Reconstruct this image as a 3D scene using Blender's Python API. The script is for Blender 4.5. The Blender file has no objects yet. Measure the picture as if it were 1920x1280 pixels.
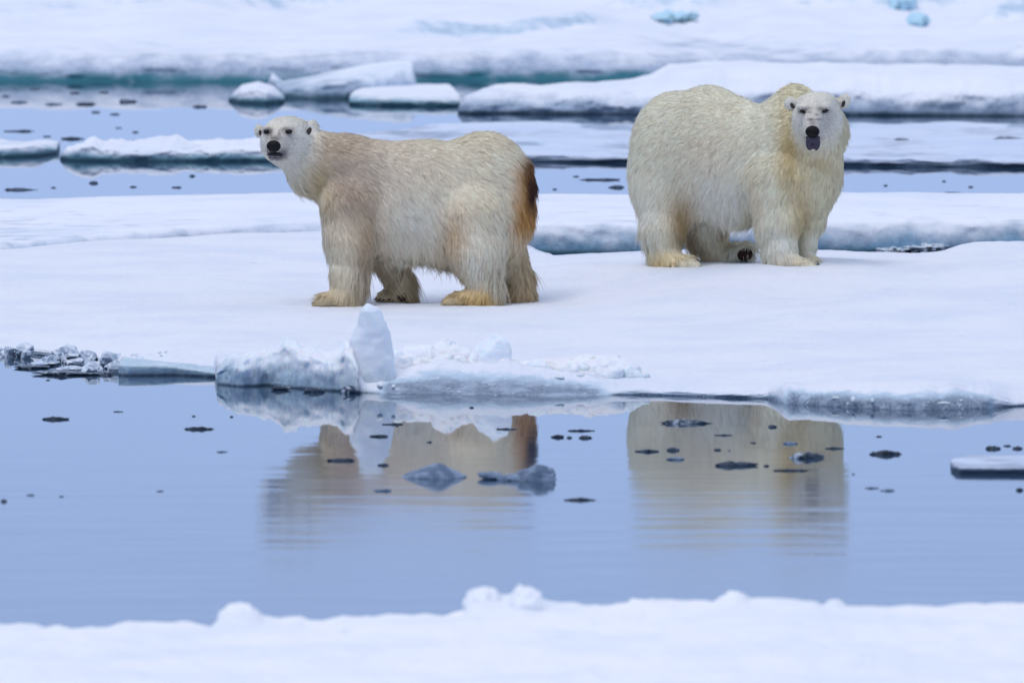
import bpy, bmesh, math, random
import numpy as np
from mathutils import Vector

# ------------------------------------------------------------------ camera, sky, sun, exposure
sc = bpy.context.scene
COL = sc.collection
F = 23800.0                      # focal length in photograph pixels (1920 wide)
CAM_H = 6.0                      # height of the ship's deck above the sea
PITCH = math.atan(1462.0 / F)

cam_d = bpy.data.cameras.new('camera')
cam_d.sensor_width = 36.0
cam_d.lens = F / 1920.0 * 36.0
cam_d.clip_start = 1.0
cam_d.clip_end = 20000.0
cam_d.dof.use_dof = True
cam_d.dof.focus_distance = 100.2
cam_d.dof.aperture_fstop = 4.0
cam = bpy.data.objects.new('camera', cam_d)
COL.objects.link(cam)
cam.location = (0, 0, CAM_H)
cam.rotation_euler = (math.pi / 2 - PITCH, 0, 0)
sc.camera = cam

SUN_EL, SUN_AZ = math.radians(58), math.radians(-150)      # high soft light from behind the camera, left
world = bpy.data.worlds.new('World'); sc.world = world
world.use_nodes = True
wn, wl = world.node_tree.nodes, world.node_tree.links
wn.clear()
w_out = wn.new('ShaderNodeOutputWorld'); w_bg = wn.new('ShaderNodeBackground')
w_sky = wn.new('ShaderNodeTexSky'); w_sky.sky_type = 'NISHITA'; w_sky.sun_disc = False
w_sky.sun_elevation = SUN_EL; w_sky.sun_rotation = SUN_AZ
w_geo = wn.new('ShaderNodeTexCoord'); w_sep = wn.new('ShaderNodeSeparateXYZ')
w_ramp = wn.new('ShaderNodeValToRGB')                        # overcast: blue-grey low, paler overhead
wl.new(w_geo.outputs['Generated'], w_sep.inputs[0]); wl.new(w_sep.outputs['Z'], w_ramp.inputs[0])
e = w_ramp.color_ramp.elements
e[0].position = 0.0; e[0].color = (0.455, 0.625, 1.05, 1)
e[1].position = 0.12; e[1].color = (0.44, 0.60, 1.00, 1)
x = e.new(0.45); x.color = (0.52, 0.60, 0.82, 1)
x = e.new(1.0); x.color = (0.58, 0.63, 0.78, 1)
w_scl = wn.new('ShaderNodeVectorMath'); w_scl.operation = 'SCALE'; w_scl.inputs['Scale'].default_value = 10.0
wl.new(w_ramp.outputs['Color'], w_scl.inputs[0])
w_mix = wn.new('ShaderNodeMix'); w_mix.data_type = 'RGBA'; w_mix.inputs['Factor'].default_value = 0.92
wl.new(w_sky.outputs['Color'], w_mix.inputs['A']); wl.new(w_scl.outputs['Vector'], w_mix.inputs['B'])
wl.new(w_mix.outputs['Result'], w_bg.inputs['Color']); w_bg.inputs['Strength'].default_value = 0.1
wl.new(w_bg.outputs['Background'], w_out.inputs['Surface'])

sun_d = bpy.data.lights.new('sun', 'SUN'); sun_d.energy = 1.0; sun_d.angle = math.radians(25)
sun_d.color = (1.0, 0.96, 0.90)
sun = bpy.data.objects.new('sun', sun_d); COL.objects.link(sun)
sd = Vector((math.sin(SUN_AZ) * math.cos(SUN_EL), math.cos(SUN_AZ) * math.cos(SUN_EL), math.sin(SUN_EL)))
sun.rotation_euler = sd.to_track_quat('Z', 'Y').to_euler()
sun.location = (0, 60, 40)

sc.view_settings.view_transform = 'Standard'; sc.view_settings.look = 'None'
sc.view_settings.exposure = 0.13; sc.view_settings.gamma = 1.0; sc.view_settings.use_curve_mapping = False
sc.render.engine = 'CYCLES'
sc.cycles.use_denoising = True
sc.cycles.max_bounces = 8; sc.cycles.diffuse_bounces = 4; sc.cycles.glossy_bounces = 4
sc.cycles_curves.shape = 'RIBBONS'; sc.cycles_curves.subdivisions = 2

# ------------------------------------------------------------------ geometry of the view: pixel -> place
FW = np.array((0, math.cos(PITCH), -math.sin(PITCH))); UP = np.array((0, math.sin(PITCH), math.cos(PITCH)))
def ray(px, py):
    return FW + np.array((1.0, 0, 0)) * (px - 960) / F + UP * (640 - py) / F
def at(px, py, z=0.0):                                      # the point of height z seen at a pixel
    d = ray(px, py); t = (z - CAM_H) / d[2]
    return np.array((d[0] * t, d[1] * t, z))
def mpp(Y):                                                 # metres per photograph pixel at distance Y
    return Y / F
def interp(x, pts):
    p = sorted(pts); return np.interp(x, [a for a, b in p], [b for a, b in p])

# ------------------------------------------------------------------ numpy noise
def _h(ix, iy, iz, s):
    n = (ix * 374761393 + iy * 668265263 + iz * 2147483647 + s * 974711) & 0xFFFFFFFF
    n = ((n ^ (n >> 13)) * 1274126177) & 0xFFFFFFFF
    n = ((n ^ (n >> 16)) * 2246822519) & 0xFFFFFFFF
    return ((n ^ (n >> 15)) & 0xFFFF) / 32768.0 - 1.0
def vnoise(x, y, z=0.0, s=0):
    x, y, z = np.broadcast_arrays(np.asarray(x, float), np.asarray(y, float), np.asarray(z, float))
    ix, iy, iz = np.floor(x).astype(np.int64), np.floor(y).astype(np.int64), np.floor(z).astype(np.int64)
    fx, fy, fz = x - ix, y - iy, z - iz
    u, v, w = (f * f * f * (f * (f * 6 - 15) + 10) for f in (fx, fy, fz))
    r = 0
    for a in (0, 1):
        for b in (0, 1):
            for c in (0, 1):
                r = r + _h(ix + a, iy + b, iz + c, s) * (u if a else 1 - u) * (v if b else 1 - v) * (w if c else 1 - w)
    return r
def fbm(x, y, z=0.0, s=0, o=4, g=0.5):
    r, a, t = 0, 1.0, 0
    for k in range(o):
        f = 2.03 ** k
        r = r + a * vnoise(np.asarray(x) * f + 17.3 * k, np.asarray(y) * f - 9.1 * k, np.asarray(z) * f + 3.7 * k, s + k)
        t += a; a *= g
    return r / t

# ------------------------------------------------------------------ object helpers
def link(o, parent=None):
    COL.objects.link(o)
    if parent: o.parent = parent
    return o
def empty(name, loc):
    o = bpy.data.objects.new(name, None); o.empty_display_size = 0.1; o.location = loc
    return link(o)
def tag(o, label=None, cat=None, group=None, kind=None):
    if label: o['label'] = label
    if cat: o['category'] = cat
    if group: o['group'] = group
    if kind: o['kind'] = kind
    return o
def mesh_obj(name, verts, faces, mat, parent=None, smooth=True, attrs=None, origin=None):
    verts = np.asarray(verts, float)
    if origin is not None: verts = verts - np.asarray(origin)
    me = bpy.data.meshes.new(name)
    me.from_pydata(verts.tolist(), [], [list(map(int, f)) for f in faces])
    if smooth: me.polygons.foreach_set('use_smooth', [True] * len(me.polygons))
    for k, v in (attrs or {}).items():
        v = np.asarray(v, np.float32)
        if v.ndim == 1:
            me.attributes.new(k, 'FLOAT', 'POINT').data.foreach_set('value', v)
        else:
            c = np.concatenate([v, np.ones((len(v), 1), np.float32)], 1)
            me.attributes.new(k, 'FLOAT_COLOR', 'POINT').data.foreach_set('color', c.ravel())
    me.materials.append(mat); me.update()
    o = bpy.data.objects.new(name, me)
    if origin is not None: o.location = tuple(float(c) for c in origin)
    return link(o, parent)

# ------------------------------------------------------------------ materials
class NT:
    def __init__(s, name):
        s.m = bpy.data.materials.new(name); s.m.use_nodes = True
        s.n, s.l = s.m.node_tree.nodes, s.m.node_tree.links
        s.n.clear(); s.out = s.n.new('ShaderNodeOutputMaterial')
        s.p = s.n.new('ShaderNodeBsdfPrincipled'); s.l.new(s.p.outputs[0], s.out.inputs[0])
    def add(s, t, **kw):
        n = s.n.new('ShaderNode' + t)
        for k, v in kw.items():
            if k in n.inputs: n.inputs[k].default_value = v
            else: setattr(n, k, v)
        return n
    def ln(s, a, b): s.l.new(a, b)
    def noise(s, scale, detail=4, vec=None, rough=0.55):
        n = s.add('TexNoise'); n.inputs['Scale'].default_value = scale; n.inputs['Detail'].default_value = detail
        n.inputs['Roughness'].default_value = rough
        if vec is not None: s.ln(vec, n.inputs['Vector'])
        return n
    def mix(s, fac, a, b, blend='MIX'):
        n = s.n.new('ShaderNodeMix'); n.data_type = 'RGBA'; n.blend_type = blend
        for k, v in (('Factor', fac), ('A', a), ('B', b)):
            sock = [i for i in n.inputs if i.name == k and i.type == ('VALUE' if k == 'Factor' else 'RGBA')][0]
            if hasattr(v, 'is_output'): s.ln(v, sock)
            else: sock.default_value = v if k == 'Factor' else (*v, 1)
        return [q for q in n.outputs if q.type == 'RGBA'][0]
    def rng(s, val, a, b, c=0.0, d=1.0, smooth=True):
        n = s.n.new('ShaderNodeMapRange'); n.interpolation_type = 'SMOOTHSTEP' if smooth else 'LINEAR'
        s.ln(val, n.inputs['Value'])
        for k, v in (('From Min', a), ('From Max', b), ('To Min', c), ('To Max', d)): n.inputs[k].default_value = v
        return n.outputs[0]
    def math(s, op, a, b=None):
        n = s.n.new('ShaderNodeMath'); n.operation = op
        for i, v in enumerate((a, b)):
            if v is None: continue
            if hasattr(v, 'is_output'): s.ln(v, n.inputs[i])
            else: n.inputs[i].default_value = v
        return n.outputs[0]
    def attr(s, name):
        n = s.n.new('ShaderNodeAttribute'); n.attribute_name = name; return n

def ice_material(name, snow=(0.86, 0.88, 0.93), ice=(0.42, 0.62, 0.74), wet=(0.05, 0.085, 0.125), band=(0.02, 0.10),
                 wetband=(0.0, 0.035), bump=0.35, bscale=9.0, sss=0.0, wobble=0.0):
    """snow on top, blue ice low on the face, dark wet ice at the waterline; 'wet' vertex values add grey wet ice."""
    t = NT(name)
    g = t.add('NewGeometry'); sp = t.add('SeparateXYZ'); t.ln(g.outputs['Position'], sp.inputs[0])
    n1 = t.noise(3.0, 5, g.outputs['Position']); n2 = t.noise(22.0, 4, g.outputs['Position'])
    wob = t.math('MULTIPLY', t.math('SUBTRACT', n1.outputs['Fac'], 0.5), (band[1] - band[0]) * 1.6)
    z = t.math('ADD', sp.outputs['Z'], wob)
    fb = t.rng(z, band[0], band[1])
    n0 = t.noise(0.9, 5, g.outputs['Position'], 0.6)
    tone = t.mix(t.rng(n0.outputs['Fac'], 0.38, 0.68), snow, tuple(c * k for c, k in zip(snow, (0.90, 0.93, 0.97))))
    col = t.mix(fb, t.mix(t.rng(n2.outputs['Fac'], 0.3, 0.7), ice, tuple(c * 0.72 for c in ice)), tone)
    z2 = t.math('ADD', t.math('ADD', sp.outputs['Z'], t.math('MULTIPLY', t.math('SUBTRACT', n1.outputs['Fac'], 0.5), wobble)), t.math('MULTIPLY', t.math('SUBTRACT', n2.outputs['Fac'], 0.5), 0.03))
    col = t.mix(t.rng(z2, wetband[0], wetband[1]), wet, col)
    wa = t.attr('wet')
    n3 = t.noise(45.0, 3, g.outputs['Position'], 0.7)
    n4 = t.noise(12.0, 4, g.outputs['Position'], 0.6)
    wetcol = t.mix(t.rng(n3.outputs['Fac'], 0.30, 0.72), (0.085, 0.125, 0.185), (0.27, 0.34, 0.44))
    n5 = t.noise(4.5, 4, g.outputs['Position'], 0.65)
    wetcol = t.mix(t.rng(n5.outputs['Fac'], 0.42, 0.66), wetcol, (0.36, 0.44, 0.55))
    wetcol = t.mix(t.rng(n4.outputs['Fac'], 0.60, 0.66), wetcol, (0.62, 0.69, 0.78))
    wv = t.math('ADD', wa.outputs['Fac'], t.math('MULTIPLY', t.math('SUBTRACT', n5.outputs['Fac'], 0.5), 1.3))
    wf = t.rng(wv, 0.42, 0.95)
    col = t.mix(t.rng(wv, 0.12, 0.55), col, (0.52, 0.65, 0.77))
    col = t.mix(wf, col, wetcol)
    t.ln(col, t.p.inputs['Base Color'])
    t.p.inputs['Roughness'].default_value = 0.62; t.p.inputs['Specular IOR Level'].default_value = 0.25
    t.ln(t.rng(wf, 0, 1, 0.62, 0.30), t.p.inputs['Roughness'])
    if sss > 0:
        t.p.inputs['Subsurface Weight'].default_value = sss
        t.p.inputs['Subsurface Radius'].default_value = (0.03, 0.07, 0.12)
        t.p.inputs['Subsurface Scale'].default_value = 0.8
    b = t.add('Bump'); b.inputs['Strength'].default_value = bump; b.inputs['Distance'].default_value = 0.03
    nb = t.noise(bscale, 6, g.outputs['Position'], 0.62); t.ln(nb.outputs['Fac'], b.inputs['Height'])
    b2 = t.add('Bump'); b2.inputs['Strength'].default_value = min(1, bump * 1.2); b2.inputs['Distance'].default_value = 0.012
    t.ln(n3.outputs['Fac'], b2.inputs['Height']); t.ln(b.outputs[0], b2.inputs['Normal'])
    t.ln(b2.outputs[0], t.p.inputs['Normal'])
    return t.m

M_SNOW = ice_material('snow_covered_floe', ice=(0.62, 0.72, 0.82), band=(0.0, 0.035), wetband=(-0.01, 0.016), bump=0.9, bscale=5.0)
M_FAR = ice_material('far_floe_snow', ice=(0.44, 0.53, 0.68), wet=(0.025, 0.15, 0.20), band=(0.12, 0.36), wetband=(0.02, 0.16), wobble=0.28, bump=0.3, bscale=3.0)  # lavender middle band paints in the shade of the cliff face
M_HUM = ice_material('hummock_floe_snow', ice=(0.36, 0.46, 0.60), wet=(0.02, 0.05, 0.08), band=(0.05, 0.24), wetband=(0.0, 0.06), bump=0.4, bscale=4.0, wobble=.08)  # lavender low band paints in the shaded lower face
M_LEDGE = ice_material('ledge_floe_snow', ice=(0.20, 0.36, 0.50), wet=(0.02, 0.08, 0.11), band=(0.02, 0.30), wetband=(0.0, 0.06), bump=0.4, bscale=5.0)  # blue band paints in the shade of the front face
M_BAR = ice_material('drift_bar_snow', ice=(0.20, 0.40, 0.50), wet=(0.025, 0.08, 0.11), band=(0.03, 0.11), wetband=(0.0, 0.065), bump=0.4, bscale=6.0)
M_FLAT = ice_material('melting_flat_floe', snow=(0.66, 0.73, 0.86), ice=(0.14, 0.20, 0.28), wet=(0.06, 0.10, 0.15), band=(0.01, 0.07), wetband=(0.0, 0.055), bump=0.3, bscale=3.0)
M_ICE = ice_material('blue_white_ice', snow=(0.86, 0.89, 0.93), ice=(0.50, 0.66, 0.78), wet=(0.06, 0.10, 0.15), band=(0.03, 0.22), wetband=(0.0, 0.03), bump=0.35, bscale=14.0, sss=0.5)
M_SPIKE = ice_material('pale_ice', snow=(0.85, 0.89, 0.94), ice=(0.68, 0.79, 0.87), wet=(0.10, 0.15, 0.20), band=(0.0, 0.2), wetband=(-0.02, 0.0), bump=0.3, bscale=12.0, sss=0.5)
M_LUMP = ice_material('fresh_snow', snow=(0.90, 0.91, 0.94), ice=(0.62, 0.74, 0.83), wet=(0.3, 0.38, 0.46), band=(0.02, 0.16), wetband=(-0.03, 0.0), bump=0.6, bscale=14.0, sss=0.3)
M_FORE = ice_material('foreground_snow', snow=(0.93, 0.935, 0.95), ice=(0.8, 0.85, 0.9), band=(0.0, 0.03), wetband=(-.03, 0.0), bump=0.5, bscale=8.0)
M_BERG = ice_material('block_ice_shaded_base', snow=(0.84, 0.88, 0.93), ice=(0.38, 0.50, 0.64), wet=(0.05, 0.12, 0.16), band=(0.06, 0.26), wetband=(0.0, 0.09), bump=0.35, bscale=8.0, wobble=.1)  # grey-blue base paints in the block's shadowed underside
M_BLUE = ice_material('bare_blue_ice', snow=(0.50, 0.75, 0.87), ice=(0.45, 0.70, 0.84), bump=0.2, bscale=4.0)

def clear_ice(name, c0, c1, rough=0.22, sss=0.3, scale=18.0, lo=0.4, hi=0.62):
    t = NT(name); g = t.add('NewGeometry')
    n = t.noise(scale, 5, g.outputs['Position'], 0.6)
    t.ln(t.mix(t.rng(n.outputs['Fac'], lo, hi), c0, c1), t.p.inputs['Base Color'])
    t.p.inputs['Roughness'].default_value = rough; t.p.inputs['IOR'].default_value = 1.31
    if sss:
        t.p.inputs['Subsurface Weight'].default_value = sss; t.p.inputs['Subsurface Radius'].default_value = (0.02, 0.04, 0.06)
    b = t.add('Bump'); b.inputs['Strength'].default_value = 0.5; b.inputs['Distance'].default_value = 0.015
    nb = t.noise(scale * 2.3, 4, g.outputs['Position'], 0.6); t.ln(nb.outputs['Fac'], b.inputs['Height'])
    t.ln(b.outputs[0], t.p.inputs['Normal'])
    return t.m
M_DARKICE = clear_ice('dark_wet_drift_ice', (0.012, 0.022, 0.04), (0.05, 0.075, 0.11), 0.25, 0.0, 20)
M_MIDICE = clear_ice('slate_drift_ice', (0.04, 0.06, 0.10), (0.12, 0.16, 0.23), 0.3, 0.0, 16)
M_GREYICE = clear_ice('grey_wet_drift_ice', (0.10, 0.15, 0.23), (0.22, 0.29, 0.40), 0.25, 0.2, 14)
M_SPECK = clear_ice('mottled_drift_ice', (0.03, 0.05, 0.08), (0.55, 0.63, 0.74), 0.3, 0.1, 16, 0.5, 0.68)
M_SHARD = clear_ice('glassy_brash_ice', (0.30, 0.38, 0.48), (0.75, 0.81, 0.88), 0.2, 0.3, 14, 0.35, 0.62)

def sea_material():
    t = NT('calm_sea'); g = t.add('NewGeometry'); sp = t.add('SeparateXYZ'); t.ln(g.outputs['Position'], sp.inputs[0])
    mp = t.add('Mapping'); mp.inputs['Scale'].default_value = (0.55, 5.0, 1.0); t.ln(g.outputs['Position'], mp.inputs['Vector'])
    n = t.noise(1.0, 3, mp.outputs[0], 0.6)
    mp2 = t.add('Mapping'); mp2.inputs['Scale'].default_value = (3.0, 9.0, 1.0); t.ln(g.outputs['Position'], mp2.inputs['Vector'])
    n2 = t.noise(1.0, 2, mp2.outputs[0], 0.5)
    def vec(op, a, b):
        v = t.n.new('ShaderNodeVectorMath'); v.operation = op
        for i, q in enumerate((a, b)):
            if hasattr(q, 'is_output'): t.ln(q, v.inputs[i])
            elif q is not None: v.inputs[i].default_value = q
        return v
    c = vec('ADD', vec('SUBTRACT', n.outputs['Color'], (0.5, 0.5, 0.5)).outputs[0],
            vec('MULTIPLY', vec('SUBTRACT', n2.outputs['Color'], (0.5, 0.5, 0.5)).outputs[0], (0.35, 0.35, 0.35)).outputs[0])
    c = vec('MULTIPLY', c.outputs[0], (0.35, 1.0, 0.0))
    amp = t.rng(sp.outputs['Y'], 91.0, 77.0, 0.0024, 0.032)          # a light breeze away from the shelter of the floe
    s = t.n.new('ShaderNodeVectorMath'); s.operation = 'SCALE'; t.ln(c.outputs[0], s.inputs[0]); t.ln(amp, s.inputs['Scale'])
    nn = vec('NORMALIZE', vec('ADD', s.outputs[0], (0, 0, 1)).outputs[0], None)
    t.ln(nn.outputs[0], t.p.inputs['Normal'])
    t.ln(t.rng(sp.outputs['Y'], 90.0, 80.0, 0.012, 0.07), t.p.inputs['Roughness'])
    t.p.inputs['Base Color'].default_value = (0.03, 0.065, 0.115, 1)
    t.p.inputs['IOR'].default_value = 1.34
    return t.m
M_SEA = sea_material()

def simple(name, col, rough, spec=0.5, nscale=0, col2=None):
    t = NT(name); t.p.inputs['Base Color'].default_value = (*col, 1)
    t.p.inputs['Roughness'].default_value = rough; t.p.inputs['Specular IOR Level'].default_value = spec
    if nscale:
        g = t.add('NewGeometry'); n = t.noise(nscale, 4, g.outputs['Position'])
        t.ln(t.mix(t.rng(n.outputs['Fac'], 0.35, 0.65), col, col2 or tuple(c * 0.6 for c in col)), t.p.inputs['Base Color'])
        b = t.add('Bump'); b.inputs['Strength'].default_value = 0.4; b.inputs['Distance'].default_value = 0.004
        t.ln(n.outputs['Fac'], b.inputs['Height']); t.ln(b.outputs[0], t.p.inputs['Normal'])
    return t.m
M_NOSE = simple('black_wet_nose', (0.006, 0.006, 0.007), 0.5, 0.18, 140)
M_EYE = simple('dark_eye', (0.005, 0.004, 0.004), 0.25, 0.25)
M_LIP = simple('dark_lip', (0.014, 0.012, 0.016), 0.5, 0.3, 90)
M_TONGUE = simple('purple_tongue', (0.040, 0.030, 0.055), 0.5, 0.4, 60)
M_CLAW = simple('black_claw', (0.015, 0.012, 0.010), 0.35, 0.4)
M_PAD = simple('dark_paw_pad', (0.035, 0.012, 0.010), 0.7, 0.2, 60)
M_EARIN = simple('shaded_ear_skin', (0.07, 0.06, 0.06), 0.8, 0.1, 80)

def fur_material():
    t = NT('polar_bear_fur')
    t.ln(t.attr('fur_col').outputs['Color'], t.p.inputs['Base Color'])
    nv = t.attr('skin_n'); g = t.add('NewGeometry')
    m = t.n.new('ShaderNodeMix'); m.data_type = 'VECTOR'; m.inputs[0].default_value = 0.84
    vi = [i for i in m.inputs if i.type == 'VECTOR']
    t.ln(g.outputs['Normal'], vi[0]); t.ln(nv.outputs['Vector'], vi[1])
    nz = t.n.new('ShaderNodeVectorMath'); nz.operation = 'NORMALIZE'
    t.ln([q for q in m.outputs if q.type == 'VECTOR'][0], nz.inputs[0]); t.ln(nz.outputs[0], t.p.inputs['Normal'])
    t.p.inputs['Roughness'].default_value = 0.55; t.p.inputs['Specular IOR Level'].default_value = 0.15
    return t.m
M_FUR = fur_material()
def skin_material():
    t = NT('bear_underfur')
    t.ln(t.attr('fur_col').outputs['Color'], t.p.inputs['Base Color'])
    t.p.inputs['Roughness'].default_value = 0.8; t.p.inputs['Specular IOR Level'].default_value = 0.1
    return t.m
M_SKIN = skin_material()

# ------------------------------------------------------------------ the sea
R = 6000.0
sea = mesh_obj('sea', [(-R, -200, 0), (R, -200, 0), (R, R, 0), (-R, R, 0)], [(0, 1, 2, 3)], M_SEA, smooth=False)
tag(sea, 'calm blue sea water mirroring the ice and the two bears', 'sea', kind='structure')

# ------------------------------------------------------------------ floes: lofted along the picture's width
def floe(name, front, back, lip, top, mat, dx=0.02, nrow=50, run=0.06, rough=0.02, rfreq=6.0, seed=1, wet=None, parent=None,
         base=0.0, undercut=0.03, depth=0.3, power=2.0, surf=0.006, sfreq=2.0, backrun=0.05, lipvar=0.0):
    """front: [(px,py)] edge at height base; back: distance Y or [(px,Y)]; lip: [(px,m)] height of the front edge;
    top(x,y,px,t): height of the surface; run: how far the face leans back."""
    fr = sorted(front)
    W = np.array([at(px, py, base) for px, py in fr])
    n = max(8, int((W[-1, 0] - W[0, 0]) / dx))
    xs = np.linspace(W[0, 0], W[-1, 0], n)
    y0 = np.interp(xs, W[:, 0], W[:, 1])
    px = 960 + xs / y0 * F
    y1 = interp(px, back) if isinstance(back, list) else np.full(n, float(back))
    lp = interp(px, lip) if isinstance(lip, list) else np.full(n, float(lip))
    lp = lp * (1 + lipvar * fbm(xs * 2.6, 0.7, 0, seed + 60, 5, .6))
    rn = interp(px, run) if isinstance(run, list) else np.full(n, float(run))
    y0 = y0 + fbm(xs * rfreq * 0.5, 0.3, 0, seed + 40, 4) * rough * 1.5
    prof = [(0.10, -depth), (undercut + 0.02, -0.10), (undercut, -0.02)]
    rowsY, rowsZ, rowsT = [], [], []
    for o, z in prof:
        rowsY.append(y0 + o); rowsZ.append(np.full(n, base + z)); rowsT.append(np.full(n, -1.0))
    NF = 12
    for k in range(NF + 1):
        s = k / NF
        rw = np.clip((rn - 0.15) / 0.3, 0, 1)
        zz = lp * (math.sin(s * math.pi / 2) ** 0.8 * (1 - rw) + s ** 1.15 * rw)
        oo = undercut * (1 - s) ** 2 + rn * ((1 - math.cos(s * math.pi / 2)) * (1 - rw) + s * rw) - 0.004 * math.sin(s * math.pi)
        dsp = rough * fbm(xs * rfreq, s * 3.0 + 0 * xs, seed * 0.7, seed, 5, 0.6) * math.sin(min(1, s * 1.3) * math.pi * 0.9 + 0.1)
        rowsY.append(y0 + oo + dsp); rowsZ.append(base + zz + 0.35 * np.abs(dsp) * s); rowsT.append(np.full(n, s - 1.0))
    yl, zl = rowsY[-1], rowsZ[-1]
    for k in range(1, nrow + 1):
        t = (k / nrow) ** power
        y = yl + (y1 - yl) * t
        d = (y - yl)
        tz = top(xs, y, px, t) if top else base + lp
        bl = 1 - np.exp(-d / 0.35)
        z = zl * (1 - bl) + tz * bl
        z = z + surf * fbm(xs * sfreq, y * sfreq, 0, seed + 9, 5, 0.55) * min(1, k / 3)
        rowsY.append(y); rowsZ.append(z); rowsT.append(np.full(n, t))
    yb, zb = rowsY[-1], rowsZ[-1]
    rowsY.append(yb + backrun * 0.7); rowsZ.append(base + (zb - base) * 0.6); rowsT.append(np.full(n, 1.0))
    rowsY.append(yb + backrun); rowsZ.append(np.full(n, base - depth)); rowsT.append(np.full(n, 1.0))
    Y, Z, T = np.array(rowsY), np.array(rowsZ), np.array(rowsT)
    X = np.tile(xs, (len(Y), 1))
    nr = len(Y)
    V = np.stack([X, Y, Z], -1).reshape(-1, 3)
    i = np.arange(nr * n).reshape(nr, n)
    q = np.stack([i[:-1, :-1], i[:-1, 1:], i[1:, 1:], i[1:, :-1]], -1).reshape(-1, 4)
    faces = q.tolist()
    faces += np.stack([i[0, 1:], i[0, :-1], i[-1, :-1], i[-1, 1:]], -1).tolist()
    faces.append(i[:, 0].tolist()); faces.append(i[::-1, -1].tolist())
    at_ = {'wet': wet(X, Y, Z, px, T).reshape(-1)} if wet else None
    c = V.mean(0); org = np.array((c[0], V[:, 1].min(), base))
    tmp = bpy.data.meshes.new('tmp'); tmp.from_pydata(V.tolist(), [], faces)
    nrm = np.zeros(len(V) * 3, np.float32); tmp.vertex_normals.foreach_get('vector', nrm); nrm = nrm.reshape(-1, 3)
    bpy.data.meshes.remove(tmp)
    root = empty(name, tuple(org))
    cut0, cut1 = (len(prof) + NF) * (n - 1), (nr - 3) * (n - 1)
    for part, fs in (('snow_cover', faces[cut0:cut1]), ('ice_edge', faces[:cut0] + faces[cut1:])):
        used = np.unique(np.concatenate([np.asarray(f) for f in fs]))
        mp = np.full(len(V), -1); mp[used] = np.arange(len(used))
        o = mesh_obj(part, V[used] - org, [mp[np.asarray(f)] for f in fs], mat, root, attrs={k: v[used] for k, v in (at_ or {}).items()})
        o.data.normals_split_custom_set_from_vertices(nrm[used].tolist())
    return root

def gauss(v, c, w): return np.exp(-((v - c) / w) ** 2)
def step(v, a, b):
    t = np.clip((v - a) / (b - a), 0, 1); return t * t * (3 - 2 * t)

# ---- the bears' floe: heights of its surface, read off at known places
CTRL = [(-900, 600, .15), (-300, 610, .12), (0, 600, .13), (300, 600, .14), (640, 570, .15), (750, 570, .15), (900, 570, .15), (1000, 570, .155),
        (600, 520, .18), (900, 520, .18), (0, 500, .20), (300, 478, .24), (600, 455, .25), (-500, 490, .2),
        (1000, 500, .26), (1100, 492, .31), (1240, 499, .325), (1300, 498, .33), (1340, 487, .36), (1470, 495, .375), (1510, 488, .385), (1380, 493, .355),
        (1700, 474, .325), (1640, 472, .325), (1560, 474, .34), (1850, 460, .42), (1960, 475, .40), (2300, 470, .38), (1600, 478, .335),
        (1150, 540, .22), (1500, 560, .22), (1800, 560, .25), (1150, 610, .14), (1500, 650, .15), (1800, 660, .17), (2300, 620, .18),
        (1000, 650, .13), (500, 640, .14), (100, 635, .10), (1300, 700, .10), (1750, 700, .17), (-300, 650, .09)]
CW = np.array([at(*c) for c in CTRL])
def ground(x, y):
    x, y = np.asarray(x, float), np.asarray(y, float)
    num, den = 0.0, 1e-12
    for cx, cy, cz in CW:
        d2 = ((x - cx) / 0.55) ** 2 + ((y - cy) / 1.1) ** 2
        w = 1.0 / (d2 + 0.05) ** 2
        num = num + w * cz; den = den + w
    return num / den

MF = [(-1900, 655), (-300, 650), (0, 660), (60, 665), (140, 674), (205, 684), (225, 696), (400, 700), (408, 719), (500, 723), (560, 727), (690, 737), (900, 741), (1060, 744),
      (1160, 740), (1250, 742), (1440, 748), (1470, 757), (1540, 761), (1700, 770), (1850, 766), (1920, 761), (2300, 755), (3800, 750)]
ML = [(-1900, .04), (-50, .03), (215, .035), (228, .06), (400, .06), (410, .17), (660, .18), (690, .20), (950, .17), (1100, .13), (1160, .05), (1250, .032), (1430, .034), (1480, .12), (1560, .15), (1800, .14),
      (1860, .10), (1900, .035), (3800, .05)]
MR = [(-1900, .05), (220, .04), (405, .03), (412, .06), (660, .08), (690, .55), (900, .75), (1080, .8), (1170, .12), (1430, .08), (1480, .30), (1820, .30), (1880, .08), (3800, .08)]
MB = [(-1900, 109.0), (0, 107.6), (600, 109.6), (960, 107.5), (1050, 105.0), (1500, 104.6), (1830, 104.3), (2000, 104.6), (3800, 105)]
def wet_undercut(X, Y, Z, px, T):
    P = np.tile(px, (len(X), 1))
    zone = step(P, 690, 740) * (1 - step(P, 1090, 1190)) + 0.95 * step(P, 1460, 1490) * (1 - step(P, 1840, 1880))
    lo = 1 - step(T, -0.85, 0.02)
    zone2 = step(P, 1150, 1200) * (1 - step(P, 1455, 1470)) * (1 - step(T, -0.9, -0.5)) * 0.9  # wet line beneath the thin lip, with undercut shade painted in
    zone3 = (1 - step(P, 180, 225)) * (1 - step(T, -0.6, 0.0005)) * 0.55
    return np.clip(zone * lo * 1.05 + zone2 + zone3, 0, 1)
main = floe('ice_floe', MF, MB, ML, lambda x, y, p, t: ground(x, y) + 0.022 * fbm(x * .9, y * .45, 0, 91) * step(y, 92, 94) * (1 - step(y, 97, 99)), M_SNOW, dx=0.011, nrow=90, run=MR, rough=0.035, rfreq=5.0, seed=3, lipvar=.45,
            wet=wet_undercut, power=2.2, surf=0.022, sfreq=1.7)
tag(main, 'broad snow covered ice floe that both polar bears stand on', 'ice floe')

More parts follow.
